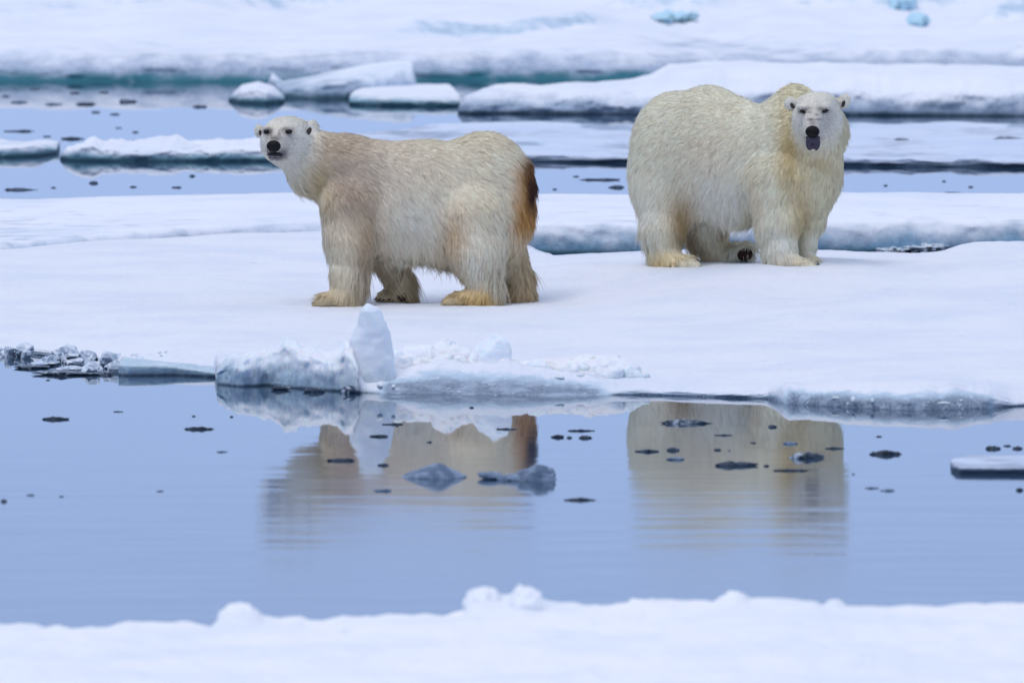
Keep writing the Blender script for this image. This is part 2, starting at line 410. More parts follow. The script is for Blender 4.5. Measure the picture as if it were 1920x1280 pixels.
# ---- the low snow ledge behind it
LF = [(-1900, 522), (-100, 518), (0, 514), (200, 501), (380, 490), (600, 482), (800, 480), (940, 478), (1000, 477), (1200, 478), (1500, 476), (1700, 474), (1920, 472), (3800, 474)]
Lpts = [(-1900, .25), (0, .25), (300, .29), (600, .32), (940, .28), (1010, .28), (1200, .27), (1540, .29), (1920, .27), (3800, .28)]
ledge = floe('ice_floe', LF, [(-1900, 113.2), (600, 113.4), (1100, 114.0), (3800, 113.8)], Lpts,
             lambda x, y, p, t: interp(p, Lpts) + 0.06 * step(y, 109, 113) + 0.015 * fbm(x * 1.5, y, 0, 5), M_LEDGE,
             dx=0.02, nrow=40, run=0.16, rough=0.05, rfreq=3.0, seed=11, surf=0.012)
tag(ledge, 'long narrow snow ledge floe right behind the bears with a blue shaded front', 'ice floe')

# ---- drift ice in the channels behind
fl = floe('ice_floe', [(-900, 296), (-200, 297), (20, 296), (70, 294), (106, 289)], 129.6, [(-900, .10), (0, .10), (60, .12), (100, .05)],
          lambda x, y, p, t: 0.10 + 0.03 * fbm(x * 3, y * 2, 0, 7), M_BAR, dx=0.02, nrow=20, rough=0.04, rfreq=4, seed=21, run=0.12)
tag(fl, 'small snowy floe cut off by the left edge in the far channel', 'ice floe')
bar_l = [(112, .03), (122, .11), (170, .17), (190, .12), (230, .11), (320, .15), (345, .11), (420, .12), (480, .12), (560, .10), (600, .04)]
fl = floe('ice_floe', [(112, 300), (140, 303), (300, 304), (480, 303), (600, 302)], [(112, 127.9), (300, 129.3), (600, 129.0)], bar_l,
          lambda x, y, p, t: interp(p, bar_l) + 0.06 * fbm(x * 5, y * 3, 0, 8) + .015, M_BAR, dx=0.012, nrow=24, rough=0.07, rfreq=6, seed=23, run=0.10, lipvar=.5)
tag(fl, 'long snow topped ice bar with a teal base beside the left bear\'s head', 'ice floe')
fl = floe('ice_floe', [(610, 290), (700, 298), (1000, 304), (1170, 306), (1560, 311), (1920, 315), (3800, 316)], [(610, 131.5), (800, 134.0), (3800, 134.5)],
          [(610, .05), (700, .08), (1000, .06), (1560, .08), (3800, .08)],
          lambda x, y, p, t: 0.075 + 0.05 * fbm(x * 0.8, y * 0.5, 0, 31) , M_FLAT, dx=0.03, nrow=40, rough=0.10, rfreq=2.5, seed=31, run=0.06, lipvar=.7,
          wet=lambda X, Y, Z, px, T: np.clip(step(fbm(X * 0.9, Y * 0.45, 0, 77), 0.33, 0.45) * step(T, .05, .1) * 0.9, 0, 1))
tag(fl, 'wide flat half melted floe between the two channels behind both bears', 'ice floe')
mr = [(858, .05), (870, .22), (930, .28), (1000, .26), (1080, .28), (1180, .29), (1225, .34), (1260, .44), (1340, .46), (1500, .45), (1600, .46), (1750, .44), (1850, .43), (2200, .42), (3800, .4)]
mrl = [(p, h * 0.62) for p, h in mr]
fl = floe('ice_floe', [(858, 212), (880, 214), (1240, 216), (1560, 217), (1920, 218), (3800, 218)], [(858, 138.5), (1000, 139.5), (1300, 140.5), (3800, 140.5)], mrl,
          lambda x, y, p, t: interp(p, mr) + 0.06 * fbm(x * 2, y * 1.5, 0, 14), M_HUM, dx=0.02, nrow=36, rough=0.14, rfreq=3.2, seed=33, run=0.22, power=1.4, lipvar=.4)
tag(fl, 'thick hummocky snow floe stretching behind the right bear\'s back and head', 'ice floe')
fl = floe('ice_floe', [(655, 197), (720, 199), (800, 200), (862, 200)], [(655, 140.6), (680, 142.6), (840, 143), (862, 140.4)], [(655, .06), (700, .09), (860, .08)],
          lambda x, y, p, t: 0.12 + 0.02 * fbm(x * 3, y, 0, 3), M_BAR, dx=0.02, nrow=16, rough=0.07, rfreq=5, seed=35, lipvar=.6, run=.12)
tag(fl, 'low flat snowy slab between the leaning ice block and the hummocky floe', 'ice floe')
fl = floe('ice_floe', [(428, 190), (450, 194), (500, 196), (532, 193)], 141.6, [(428, .02), (450, .14), (480, .17), (510, .12), (532, .03)],
          lambda x, y, p, t: interp(p, [(428, .04), (450, .17), (480, .21), (510, .16), (532, .05)]), M_BAR, dx=0.012, nrow=14, rough=0.05, rfreq=7, seed=36, run=.1)
tag(fl, 'small snow heap floating left of the leaning ice block', 'ice floe')
blk = [(500, .10), (508, .24), (514, .20), (525, .13), (570, .17), (640, .24), (690, .30), (740, .33), (772, .32), (782, .10)]
fl = floe('ice_block', [(500, 172), (530, 184), (600, 187), (700, 184), (782, 180)], [(500, 144.0), (530, 143.6), (640, 144.2), (765, 144.6), (782, 143.0)], [(p, h * .8) for p, h in blk],
          lambda x, y, p, t: interp(p, blk), M_BERG, dx=0.012, nrow=20, rough=0.07, rfreq=5, seed=37, run=.16, lipvar=.35)
tag(fl, 'leaning bluish white ice block with a pointed left tip, far behind the left bear', 'ice block')

far_l = [(-1900, .20), (0, .20), (150, .24), (260, .30), (400, .30), (560, .26), (700, .32), (900, .25), (1200, .20), (3800, .2)]
def far_top(x, y, p, t):
    h = 0.34 + 0.10 * step(y, 147, 152) + 0.26 * fbm(x * .40, y * .16, 0, 51)
    for xa, xb, yc, hh in ((660, 1000, 163.5, .26), (1130, 1420, 154.5, .27), (100, 560, 166, .16), (-200, 420, 156.5, .10), (1500, 1960, 158.5, .24), (1000, 1350, 164.5, .24), (1850, 2300, 152.5, .24), (700, 1180, 150.8, .12), (250, 700, 159.5, .16)):
        m = step(p, xa, xa + 90) * (1 - step(p, xb - 90, xb))
        d = y - yc - 0.9 * fbm(x * .6, yc, 0, 3) - (p - xa) * 0.003
        h = h + 1.5 * hh * m * step(d, 0, 0.6) * np.exp(-np.clip(d, 0, None) / 6.0)
        step_shade.append((0.25 if xb < 600 else 0.5) * m * step(d, 0.0, 0.2) * (1 - step(d, 0.35, 0.7)))  # tints the camera-facing step faces to paint their shade
    return h
step_shade = []
def far_shade(X, Y, Z, px, T):                               # shade on the drift steps, painted in as a blue tint
    out = np.zeros_like(X); n0 = 16; k = len(step_shade) // 9
    for r in range(k): out[n0 + r] = np.clip(sum(step_shade[r * 9:(r + 1) * 9]), 0, .62)
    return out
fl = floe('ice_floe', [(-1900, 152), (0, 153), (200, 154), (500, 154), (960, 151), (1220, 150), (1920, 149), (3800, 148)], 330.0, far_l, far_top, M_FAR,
          dx=0.04, nrow=260, wet=far_shade, run=0.42, rough=0.14, rfreq=1.5, seed=41, power=2.6, surf=0.03, sfreq=.5)
tag(fl, 'vast snow covered pack ice sheet filling the top of the view', 'ice floe')

# ---- the nearest floe, out of focus along the bottom edge
fore_top = [(-900, 1186), (0, 1186), (30, 1178), (60, 1180), (80, 1190), (105, 1179), (130, 1194), (200, 1192), (240, 1181), (330, 1180), (392, 1192), (408, 1166), (425, 1150), (450, 1143), (475, 1152), (492, 1168),
            (520, 1171), (560, 1164), (600, 1170), (640, 1165), (700, 1172), (760, 1164), (830, 1160), (868, 1153), (880, 1122), (905, 1112), (940, 1118), (965, 1116), (985, 1105), (1005, 1120), (1030, 1136),
            (1090, 1145), (1140, 1146), (1180, 1132), (1240, 1127), (1300, 1133), (1340, 1137), (1355, 1122), (1380, 1114), (1405, 1128), (1500, 1128), (1530, 1132), (1545, 1140), (1565, 1130), (1600, 1144), (1650, 1150), (1720, 1143), (1920, 1138), (2900, 1140)]
YF = 70.6
fpx = np.array([a for a, b in fore_top], float)
fz = np.array([CAM_H + (ray(a, b)[2] / ray(a, b)[1]) * YF for a, b in fore_top])
def fore(x, y, p, t):
    pp = 960 + x / YF * F
    hb = np.interp(pp, fpx, fz)
    low = np.interp(pp, [-900, 400, 900, 1400, 2900], [.10, .12, .17, .2, .18])
    k = np.exp(-((y - YF) / 0.40) ** 2)
    return low * (1 - k) + hb * k + 0.03 * fbm(x * 1.6, y * 1.1, 0, 61) * (1 - k) + 0.028 * fbm(x * 5.5, y * 4, 0, 62)
fl = floe('ice_floe', [(-900, 1560), (2900, 1540)], YF + 0.25, .15, fore, M_FORE, dx=0.012, nrow=110, run=.1, seed=63, power=.55, rough=.03, surf=.006, backrun=.25)
tag(fl, 'nearest snow floe with rounded lumps, blurred along the bottom edge', 'ice floe')

fl = floe('ice_floe', [(1786, 884), (1800, 888), (1920, 889), (2200, 888)], [(1786, 84.0), (1830, 84.4), (2200, 84.6)], [(1786, .02), (1795, .04), (2200, .045)],
          lambda x, y, p, t: .055 + .008 * fbm(x * 4, y * 3, 0, 5), M_FLAT, dx=.01, nrow=14, rough=.012, rfreq=8, seed=71, run=.02)
tag(fl, 'thin flat ice slab floating at the right edge of the front water', 'ice floe')

# ------------------------------------------------------------------ lumps and blocks along the front edge
def loft(name, slices, mat, seed=0, nseg=40, rough=0.02, freq=8.0, facet=0.0, parent=None, label=None, cat=None, group=None, sub=6):
    """slices: (z, cx, cy, half width, half depth) from the foot up"""
    S = np.array(slices, float)
    zz = np.linspace(0, len(S) - 1, (len(S) - 1) * sub + 1)
    P = np.stack([np.interp(zz, np.arange(len(S)), S[:, k]) for k in range(5)], 1)
    a = np.linspace(0, 2 * math.pi, nseg, endpoint=False)
    V = []
    for z, cx, cy, rx, ry in P:
        ca, sa = np.cos(a), np.sin(a)
        r = 1.0
        if facet:
            r = 1.0 / np.maximum.reduce([np.cos(a - q) / dd for q, dd in zip(np.array([0.3, 1.4, 2.5, 3.6, 4.9, 5.6]) + seed, (1.0, .86, 1.02, .9, .98, .88))])
            r = (1 - facet) + facet * np.clip(r, .7, 1.25)
        X, Y = cx + rx * ca * r, cy + ry * sa * r
        d = rough * fbm(X * freq + seed * 7, Y * freq, z * freq, seed, 5, .55)
        k = min(1.0, min(rx, ry) / 0.05)
        V.append(np.stack([X + d * ca * k, Y + d * sa * k, np.full(nseg, z) + 0.6 * d * k], 1))
    V = np.array(V); nr = len(V)
    i = np.arange(nr * nseg).reshape(nr, nseg); j = np.roll(i, -1, 1)
    f = np.stack([i[:-1], j[:-1], j[1:], i[1:]], -1).reshape(-1, 4).tolist()
    f.append(i[0][::-1].tolist()); f.append(i[-1].tolist())
    V = V.reshape(-1, 3)
    o = mesh_obj(name, V, f, mat, parent, origin=(S[0, 1], S[0, 2], S[0, 0]))
    if label: tag(o, label, cat, group)
    return o
def px_slices(Y, rows, depth):                              # rows: (py, px left, px right) -> slices standing at distance Y
    out = []
    for k, (py, a, b) in enumerate(rows):
        d = ray((a + b) / 2, py); t = Y / d[1]
        z = CAM_H + d[2] * t; hw = (b - a) / 2 * Y / F
        out.append((z, d[0] * t, Y, hw, max(0.004, hw * depth)))
    return out
Ysp = at(700, 734)[1] + 0.10
loft('ice_spike', px_slices(Ysp, [(752, 672, 742), (728, 666, 740), (700, 660, 738), (676, 657, 737), (655, 656, 735), (638, 657, 733), (622, 663, 728), (608, 668, 723),
     (594, 671, 717), (584, 674, 712), (577, 679, 705), (572, 684, 697), (569, 687, 692)], .62), M_SPIKE, seed=2, rough=.022, freq=6, facet=.3,
     label='tall upright spike of pale ice at the floe edge before the left bear', cat='ice spike')
Yl = at(880, 720)[1] - 0.30
loft('ice_lump', px_slices(Yl, [(700, 868, 962), (690, 866, 962), (676, 872, 961), (664, 880, 960), (652, 888, 960), (644, 900, 955), (636, 912, 944), (630, 918, 936), (625, 922, 930)], .6), M_SPIKE, seed=5, rough=.03, freq=12, facet=.3,
     label='peaked lump of pale ice on the floe edge right of the tall spike', cat='ice lump')
loft('snow_lump', px_slices(Yl + .1, [(700, 800, 900), (685, 806, 898), (668, 810, 890), (655, 814, 880), (645, 820, 864), (638, 828, 850), (634, 834, 842)], .8), M_LUMP, seed=7, rough=.05, freq=9,
     label='rounded heap of white snow between the spike and the peaked lump', cat='snow lump')
loft('snow_lump', px_slices(Yl + .45, [(690, 736, 835), (672, 738, 830), (662, 742, 826), (654, 748, 818), (649, 756, 808), (646, 770, 800)], .7), M_LUMP, seed=8, rough=.03, freq=7,
     label='low white snow strip just right of the tall ice spike', cat='snow lump')
loft('snow_lump', px_slices(Yl + .2, [(705, 1000, 1200), (690, 1015, 1195), (680, 1030, 1180), (672, 1050, 1160), (667, 1075, 1130), (664, 1085, 1110)], .8), M_LUMP, seed=9, rough=.10, freq=7,
     label='flat white snow heap at the right end of the wet ice slope', cat='snow lump')
rq = np.random.RandomState(12)
for k in range(16):
    px = 745 + k * 29 + rq.uniform(-8, 8); w = rq.uniform(22, 60); top = interp(px, [(740, 655), (960, 668), (1210, 690)]) + rq.uniform(-4, 8)
    yy = at(px, interp(px, [(740, 735), (1210, 738)]))[1] + rq.uniform(.45, .8)
    loft('snow_lump', px_slices(yy, [(top + 30, px - w * .6, px + w * .6), (top + 18, px - w * .52, px + w * .5), (top + 10, px - w * .42, px + w * .36), (top + 4, px - w * .25, px + w * .2), (top, px - w * .08, px + w * .06)], .8),
         M_LUMP if k % 3 else M_SPIKE, seed=30 + k, rough=.07, freq=13, facet=.3, nseg=24, sub=4, label='small jagged snow lump in the broken crest of the wet ice slope', cat='snow lump', group='jagged lumps along the wet slope crest')
# the snow-capped block left of the spike: outline of its crest along the edge
crest = [(406, .14), (412, .17), (440, .24), (470, .27), (500, .28), (520, .33), (535, .41), (550, .39), (565, .34), (580, .35), (610, .30), (630, .31), (645, .37), (660, .35), (672, .22)]
blo = floe('snow_block', [(406, 721), (450, 724), (500, 725), (560, 729), (672, 737)], [(406, at(406, 721)[1] + .7), (672, at(672, 737)[1] + .95)], [(p, h * .72) for p, h in crest],
           lambda x, y, p, t: interp(p, crest) * (1 - .5 * t ** 2) + .03 * fbm(x * 14, y * 6, 0, 5), M_ICE, dx=.006, nrow=30, rough=.10, rfreq=9, seed=81, run=.13, power=1.2, surf=.035, sfreq=11, undercut=.05, lipvar=.3)
tag(blo, 'snow capped ice block at the water\'s edge just left of the tall spike', 'ice block')
slab = floe('ice_slab', [(222, 704), (240, 705), (330, 704), (407, 708)], [(222, at(222, 690)[1]), (407, at(407, 698)[1])], [(222, .075), (300, .072), (405, .03)],
            lambda x, y, p, t: interp(p, [(222, .085), (405, .06)]), M_ICE, dx=.01, nrow=14, rough=.008, rfreq=6, seed=83, run=.012)
tag(slab, 'thin pale ice slab with a clean front edge left of the snow capped block', 'ice slab')

# ------------------------------------------------------------------ faceted fragments
def chunk(name, px, py, wpx, hpx, mat, seed, label, cat='ice fragment', group=None, depth=None, base=0.0, elong=None, sink=.35, facet=.7, rough=.15, sub=3, peak=0.0, flat=False, smooth=True):
    if flat: py, hpx = py - hpx * .38, hpx * .75             # half of what the photo shows is its own reflection
    if flat: facet, rough, sub = .35, .22, 3
    c = at(px, py, base); m = mpp(c[1])
    w, h = wpx * m, max(hpx * m, .008)
    dp = depth if depth else max(.05, min(w * .7, h * 3))
    rs = np.random.RandomState(seed)
    bm = bmesh.new(); bmesh.ops.create_icosphere(bm, subdivisions=sub, radius=1.0)
    V = np.array([v.co[:] for v in bm.verts]); Fc = [[v.index for v in f.verts] for f in bm.faces]; bm.free()
    N = rs.normal(size=(14, 3)); N /= np.linalg.norm(N, axis=1)[:, None]; D = rs.uniform(.62, .95, 14)
    q = (V @ N.T) / D
    r = 1.0 / np.maximum(q.max(1), .75)
    V = V * ((1 - facet) + facet * r)[:, None]
    V = V * (1 + rough * fbm(V[:, 0] * 2.4 * max(1, min(4, wpx / max(hpx, 1) / 2)), V[:, 1] * 2.4, V[:, 2] * 2.4, seed, 4)[:, None] * 2)
    if wpx > 4.5 * hpx:                                      # a string of crumbs frozen together
        V[:, 1:] *= (0.62 + .5 * np.abs(fbm(V[:, 0] * 3.5 + seed, 0.5, 0, seed, 3)) * 2)[:, None]
    V[:, 0] /= np.abs(V[:, 0]).max(); V[:, 2] /= np.abs(V[:, 2]).max()
    if peak: V[:, 2] = np.where(V[:, 2] > 0, V[:, 2] * (.35 + peak * np.exp(-((V[:, 0] - .15) / .35) ** 2)), V[:, 2])
    V = V * np.array((w / 2, dp / 2, h / 2 / (1 - sink) ))
    V[:, 2] += h * (.08 if flat else .5 - sink * .5)
    return tag(mesh_obj(name, V + c, Fc, mat, None, smooth=smooth, origin=c), label, cat, group)

G1 = 'dark bits of drift ice on the front water'
FR = [
 (104, 790, 56, 10, 'D', 'long dark ice fragment alone at the left of the front water'),
 (374, 808, 60, 9, 'D', 'dark knobbly ice fragment halfway between left edge and left bear\'s reflection'),
 (222, 773, 22, 3, 'D', 'thin dark ice sliver below the thin pale slab'),
 (415, 849, 24, 5, 'G', 'faint grey ice sliver left of the left bear\'s reflection'),
 (737, 798, 50, 6, 'D', 'dark ice string at the top of the left bear\'s reflection, below the snowy lumps'),
 (711, 821, 38, 7, 'D', 'short dark ice bit beside the spike\'s reflection'),
 (640, 867, 58, 9, 'D', 'dark ice fragment on the reflection of the left bear\'s shoulder'),
 (719, 875, 24, 7, 'D', 'small dark ice bit just left of the peaked grey chunk'),
 (718, 923, 40, 8, 'G', 'grey ice fragment below and left of the peaked grey chunk'),
 (949, 807, 44, 6, 'D', 'dark ice string left of the orange stained reflection'),
 (1088, 810, 58, 6, 'D', 'upper dark ice string between the two bear reflections'),
 (1045, 823, 26, 9, 'D', 'round dark ice bit between the bear reflections, left of its row'),
 (1068, 823, 12, 6, 'D', 'tiny dark ice bit in the middle of the row between the reflections'),
 (1098, 824, 26, 8, 'D', 'dark ice bit ending the row between the two bear reflections'),
 (1087, 941, 62, 9, 'D', 'solid dark ice bar right of the rugged grey chunk'),
 (1283, 799, 108, 14, 'S', 'longest mottled ice fragment at the top of the right bear\'s reflection'),
 (1357, 818, 36, 5, 'D', 'thin dark ice bit under the longest mottled fragment'),
 (1449, 804, 18, 9, 'D', 'rounded dark ice bit near the top right of the right bear\'s reflection'),
 (1215, 850, 52, 9, 'D', 'dark ice fragment at the left edge of the right bear\'s reflection'),
 (1261, 848, 26, 10, 'S', 'mottled ice bit touching the dark fragment at the reflection\'s left edge'),
 (1266, 865, 36, 10, 'G', 'smooth grey ice piece low at the left of the right bear\'s reflection'),
 (1345, 846, 16, 6, 'D', 'small dark ice bit in the middle of the right bear\'s reflection'),
 (1378, 879, 92, 16, 'D', 'large dark slushy ice piece in the middle of the right bear\'s reflection'),
 (1437, 876, 12, 6, 'D', 'dark ice crumb right of the large dark slushy piece'),
 (1512, 866, 72, 20, 'S', 'pale jagged ice piece at the right of the right bear\'s reflection'),
 (1482, 835, 32, 8, 'G', 'small grey ice piece above the pale jagged piece'),
 (1565, 843, 38, 6, 'D', 'dark ice bits off the right edge of the right bear\'s reflection'),
 (1482, 885, 68, 7, 'D', 'thin dark ice strip under the pale jagged piece'),
 (1660, 857, 66, 14, 'D', 'spiky dark ice fragment alone right of the right bear\'s reflection'),
 (1648, 820, 12, 4, 'D', 'tiny dark speck above the spiky dark fragment'),
 (1636, 917, 30, 5, 'G', 'left one of two faint grey ice slivers under the spiky dark fragment'),
 (1665, 922, 30, 6, 'G', 'right one of two faint grey ice slivers under the spiky dark fragment'),
 (1862, 845, 30, 10, 'D', 'dark ice bit above the left end of the thin flat slab'),
 (1889, 838, 16, 5, 'D', 'uppermost small dark ice bit above the thin flat slab'),
 (1908, 844, 20, 8, 'D', 'dark ice bit at the right edge above the thin flat slab'),
 (1912, 922, 16, 8, 'D', 'dark ice bit at the right edge under the thin flat slab'),
 (8, 943, 14, 8, 'D', 'dark ice bit at the left edge low in the front water'),
 (57, 930, 16, 5, 'G', 'small grey ice crumb near the left edge low in the front water'),
]
MM = {'D': M_DARKICE, 'G': M_GREYICE, 'S': M_SPECK}
for k, (px, py, w, h, mt, lab) in enumerate(FR):
    chunk('ice_fragment', px, py, w, h, MM[mt], 100 + k, lab, group=G1, flat=True)
for k, (px, py, w, h) in enumerate([(363, 782, 8, 4), (434, 783, 7, 4), (805, 831, 11, 5), (884, 766, 11, 4), (300, 922, 14, 3), (115, 932, 10, 3), (90, 714, 9, 3), (1367, 846, 5, 4), (1412, 832, 12, 4), (1600, 890, 6, 3), (745, 800, 6, 3)]):
    chunk('ice_crumb', px, py, w, h, M_DARKICE, 160 + k, 'tiny dark ice crumb floating on the front water', cat='ice fragment', group='tiny ice crumbs on the front water', sub=2, flat=True)
loft('ice_chunk', px_slices(at(812, 894)[1], [(910, 756, 866), (894, 747, 870), (888, 758, 862), (880, 782, 848), (874, 800, 838), (870, 810, 830), (868, 815, 825)], .7), M_GREYICE, seed=4, rough=.02, freq=7, facet=.6,
     label='peaked grey ice chunk floating over the left bear\'s reflection', cat='ice chunk')
loft('ice_chunk', px_slices(at(992, 899)[1], [(912, 950, 1036), (899, 932, 1049), (894, 946, 1046), (888, 962, 1041), (881, 982, 1032), (875, 998, 1022), (871, 1004, 1014)], .6), M_GREYICE, seed=6, rough=.05, freq=12, facet=.2,
     label='rugged grey ice chunk below the orange stained reflection', cat='ice chunk')
chunk('ice_chunk', 922, 897, 58, 14, M_GREYICE, 19, 'small grey chunk between the peaked and the rugged one', cat='ice chunk', depth=.25, facet=.7, rough=.14, sink=.25)

G2 = 'dark drift ice bits in the far channels'
BG = [
 (240, 195, 34, 9, 'D', 'dark ice bit in the far left water below the ice cliff'), (375, 204, 32, 8, 'D', 'dark ice bit left of the snow heap in the far water'),
 (160, 199, 40, 7, 'D', 'flat dark ice patch left of centre in the far left water'), (100, 199, 34, 7, 'G', 'greyish ice patch in the far left water'),
 (35, 195, 36, 7, 'G', 'greyish ice patch near the left edge of the far water'), (35, 249, 64, 6, 'D', 'long dark ice streak at the left edge above the small floe'),
 (135, 264, 46, 8, 'D', 'dark ice streak just above the left end of the long snowy bar'), (235, 271, 44, 6, 'D', 'dark ice streak behind the crest of the long snowy bar'),
 (36, 359, 72, 7, 'D', 'long dark ice streak at the left edge right behind the ledge'), (175, 347, 18, 8, 'D', 'dark ice bit floating in front of the long snowy bar'),
 (330, 354, 22, 5, 'D', 'thin dark ice bit near the ledge, below the left bear\'s head'), (360, 333, 13, 6, 'D', 'small dark ice bit in the bar\'s reflection'),
 (1890, 264, 64, 8, 'D', 'dark ice streak at the right edge on the flat melted floe\'s pool'), (1690, 264, 32, 5, 'D', 'dark ice streak right of the right bear\'s chest'),
 (1125, 340, 82, 6, 'D', 'long dark ice streak in the channel between the two bears'), (1155, 355, 34, 8, 'D', 'dark ice bit beside the right bear\'s rump'),
 (1785, 363, 40, 3, 'D', 'thin dark ice streak hugging the ledge at the right'),
]
for k, (px, py, w, h, mt, lab) in enumerate(BG):
    on = .09 if lab.startswith(('dark ice streak at the right', 'dark ice streak right')) else 0.0
    chunk('ice_fragment', px, py, w, h, M_GREYICE if mt == 'G' else M_MIDICE, 200 + k, lab, group=G2, base=on, flat=True)
for k, (px, py, w, h) in enumerate([(215, 217, 20, 5), (65, 170, 20, 5), (222, 242, 14, 4), (254, 250, 13, 4), (250, 353, 14, 5), (100, 354, 11, 4), (195, 176, 22, 5), (140, 177, 20, 5), (1770, 342, 8, 4), (1820, 353, 10, 5), (1660, 350, 9, 4), (1040, 357, 10, 4), (88, 258, 16, 4), (180, 213, 18, 5), (10, 183, 18, 5), (1630, 364, 16, 3), (1080, 333, 12, 4)]):
    chunk('ice_crumb', px, py, w, h, M_MIDICE, 260 + k, 'tiny dark ice crumb in the blurred channels behind the bears', cat='ice fragment', group='tiny ice crumbs in the far channels', sub=2, flat=True)
G3 = 'blue ice hummocks on the far pack ice'
for k, (px, py, w, h, lab) in enumerate([(1265, 38, 110, 16, 'wide bare blue ice hummock above the right bear\'s rump'), (1690, 14, 60, 26, 'tall bare blue ice hummock at the top right'),
                                         (1722, 42, 44, 16, 'small bare blue ice hummock under the tall one at top right'), (1520, 8, 30, 12, 'bare blue ice hummock at the very top edge')]):
    chunk('ice_hummock', px, py, w, h, M_BLUE, 300 + k, lab, cat='ice hummock', group=G3, base=.42, depth=2.2, sink=.5, facet=.25, rough=.25, sub=4)
for k, (px, py, w, h, lab) in enumerate([(450, 1172, 88, 44, 'round snow lump on the nearest floe at the left'), (908, 1150, 84, 48, 'left and broader of two joined snow lumps on the nearest floe'), (985, 1148, 66, 52, 'right and taller of two joined snow lumps on the nearest floe'),
                                         (1380, 1148, 62, 40, 'small snow lump on the nearest floe below the right bear'), (1210, 1150, 120, 30, 'wide low snow lump on the nearest floe between the bears'), (104, 1196, 50, 24, 'small snow lump on the nearest floe at the far left'), (1565, 1146, 46, 24, 'low snow lump on the nearest floe towards the right')]):
    chunk('snow_lump', px, py, w, h, M_FORE, 310 + k, lab, cat='snow lump', group='snow lumps on the nearest floe', base=float(np.interp(px, fpx, fz)) - .10, depth=w * .003, facet=.25, rough=.16, sink=.3, sub=4)
for k, (px, py, w, h, lab) in enumerate([(1672, 474, 70, 14, 'leftmost lump of grey slush in the narrow channel behind the right bear'), (1735, 473, 110, 20, 'broadest lump of grey slush in the narrow channel at the right'), (1890, 471, 90, 14, 'lump of grey slush in the narrow channel near the right edge')]):
    chunk('slush_lump', px, py, w, h, M_SHARD, 480 + k, lab, cat='slush', group='slush in the narrow channel', depth=.7, facet=.3, rough=.25, sink=.3, sub=4)
# brash ice along the left of the front edge
SH = [(45, 668, 40, 30, 'tallest glassy ice shard at the far left of the floe edge'), (118, 672, 64, 28, 'broad glassy ice shard second from the left along the edge'), (166, 680, 40, 26, 'tilted glassy ice shard above the broken slush'),
      (205, 686, 54, 30, 'knobbly glassy ice shard left of the snowy shards'), (262, 690, 70, 30, 'whitish ice shard lying above the thin pale slab'), (306, 690, 44, 32, 'rightmost whitish ice shard above the thin pale slab'),
      (172, 700, 40, 22, 'small snowy ice shard floating below the broken slush'), (140, 693, 70, 8, 'flat glassy ice piece in the slush at the left'), (85, 684, 60, 9, 'flat glassy ice piece under the broad shard')]
for k, (px, py, w, h, lab) in enumerate(SH):
    chunk('ice_shard', px, py, w, h, M_SHARD, 330 + k, lab, cat='ice shard', group='broken glassy ice along the floe edge', base=0.0, depth=.34 if h > 12 else .5, facet=1.0, rough=.16, sink=.2, smooth=False)
rs = np.random.RandomState(5)
for k in range(26):
    px = rs.uniform(15, 330); py = interp(px, [(0, 666), (140, 686), (220, 694), (330, 692)]) + rs.uniform(-5, 6)
    chunk('ice_shard', px, py, rs.uniform(12, 34), rs.uniform(6, 20), M_SHARD, 420 + k, 'little glassy ice splinter among the broken ice at the left edge', cat='ice shard', group='little splinters in the broken ice', depth=.16, facet=1.0, rough=.2, sink=.3, smooth=False, sub=2)
chunk('slush_strip', 138, 702, 166, 8, M_SPECK, 460, 'long dark slush strip floating left of the thin pale slab', cat='slush', depth=.35, facet=.3, rough=.2, sink=.3)
chunk('slush_strip', 60, 690, 70, 6, M_SPECK, 461, 'short dark slush strip under the tallest glassy shard', cat='slush', depth=.3, facet=.3, rough=.2, sink=.3)
WL = [(636, 722, 34, 22, 'small snowy lump at the waterline left of the spike\'s foot'), (525, 731, 44, 9, 'dark wet lump at the foot of the snow capped block'), (590, 735, 46, 9, 'wet ice lump midway along the foot of the snow capped block'), (655, 737, 50, 14, 'dark wet ice lump at the foot of the tall spike')]
for k, (px, py, w, h, lab) in enumerate(WL):
    chunk('ice_lump', px, py, w, h, M_SHARD if k == 0 else M_SPECK, 350 + k, lab, cat='ice lump', group='lumps at the waterline', depth=.12, base=0.0)
for k, (px, py, w, h) in enumerate([(1533, 741, 26, 8), (1575, 748, 34, 6), (1600, 752, 12, 9), (1636, 754, 10, 10), (1662, 749, 12, 6), (1590, 737, 34, 6), (1770, 757, 30, 5), (1800, 752, 16, 6), (712, 726, 14, 9), (738, 728, 10, 8), (1090, 706, 20, 8), (1010, 704, 26, 6), (1050, 708, 22, 5)]):
    chunk('snow_crumb', px, py, w, h, M_LUMP, 370 + k, 'small white snow crumb stuck on the wet grey floe edge', cat='snow crumb', group='snow crumbs on the wet edge', base=.05 if py > 730 else .10, depth=.10, sub=2)

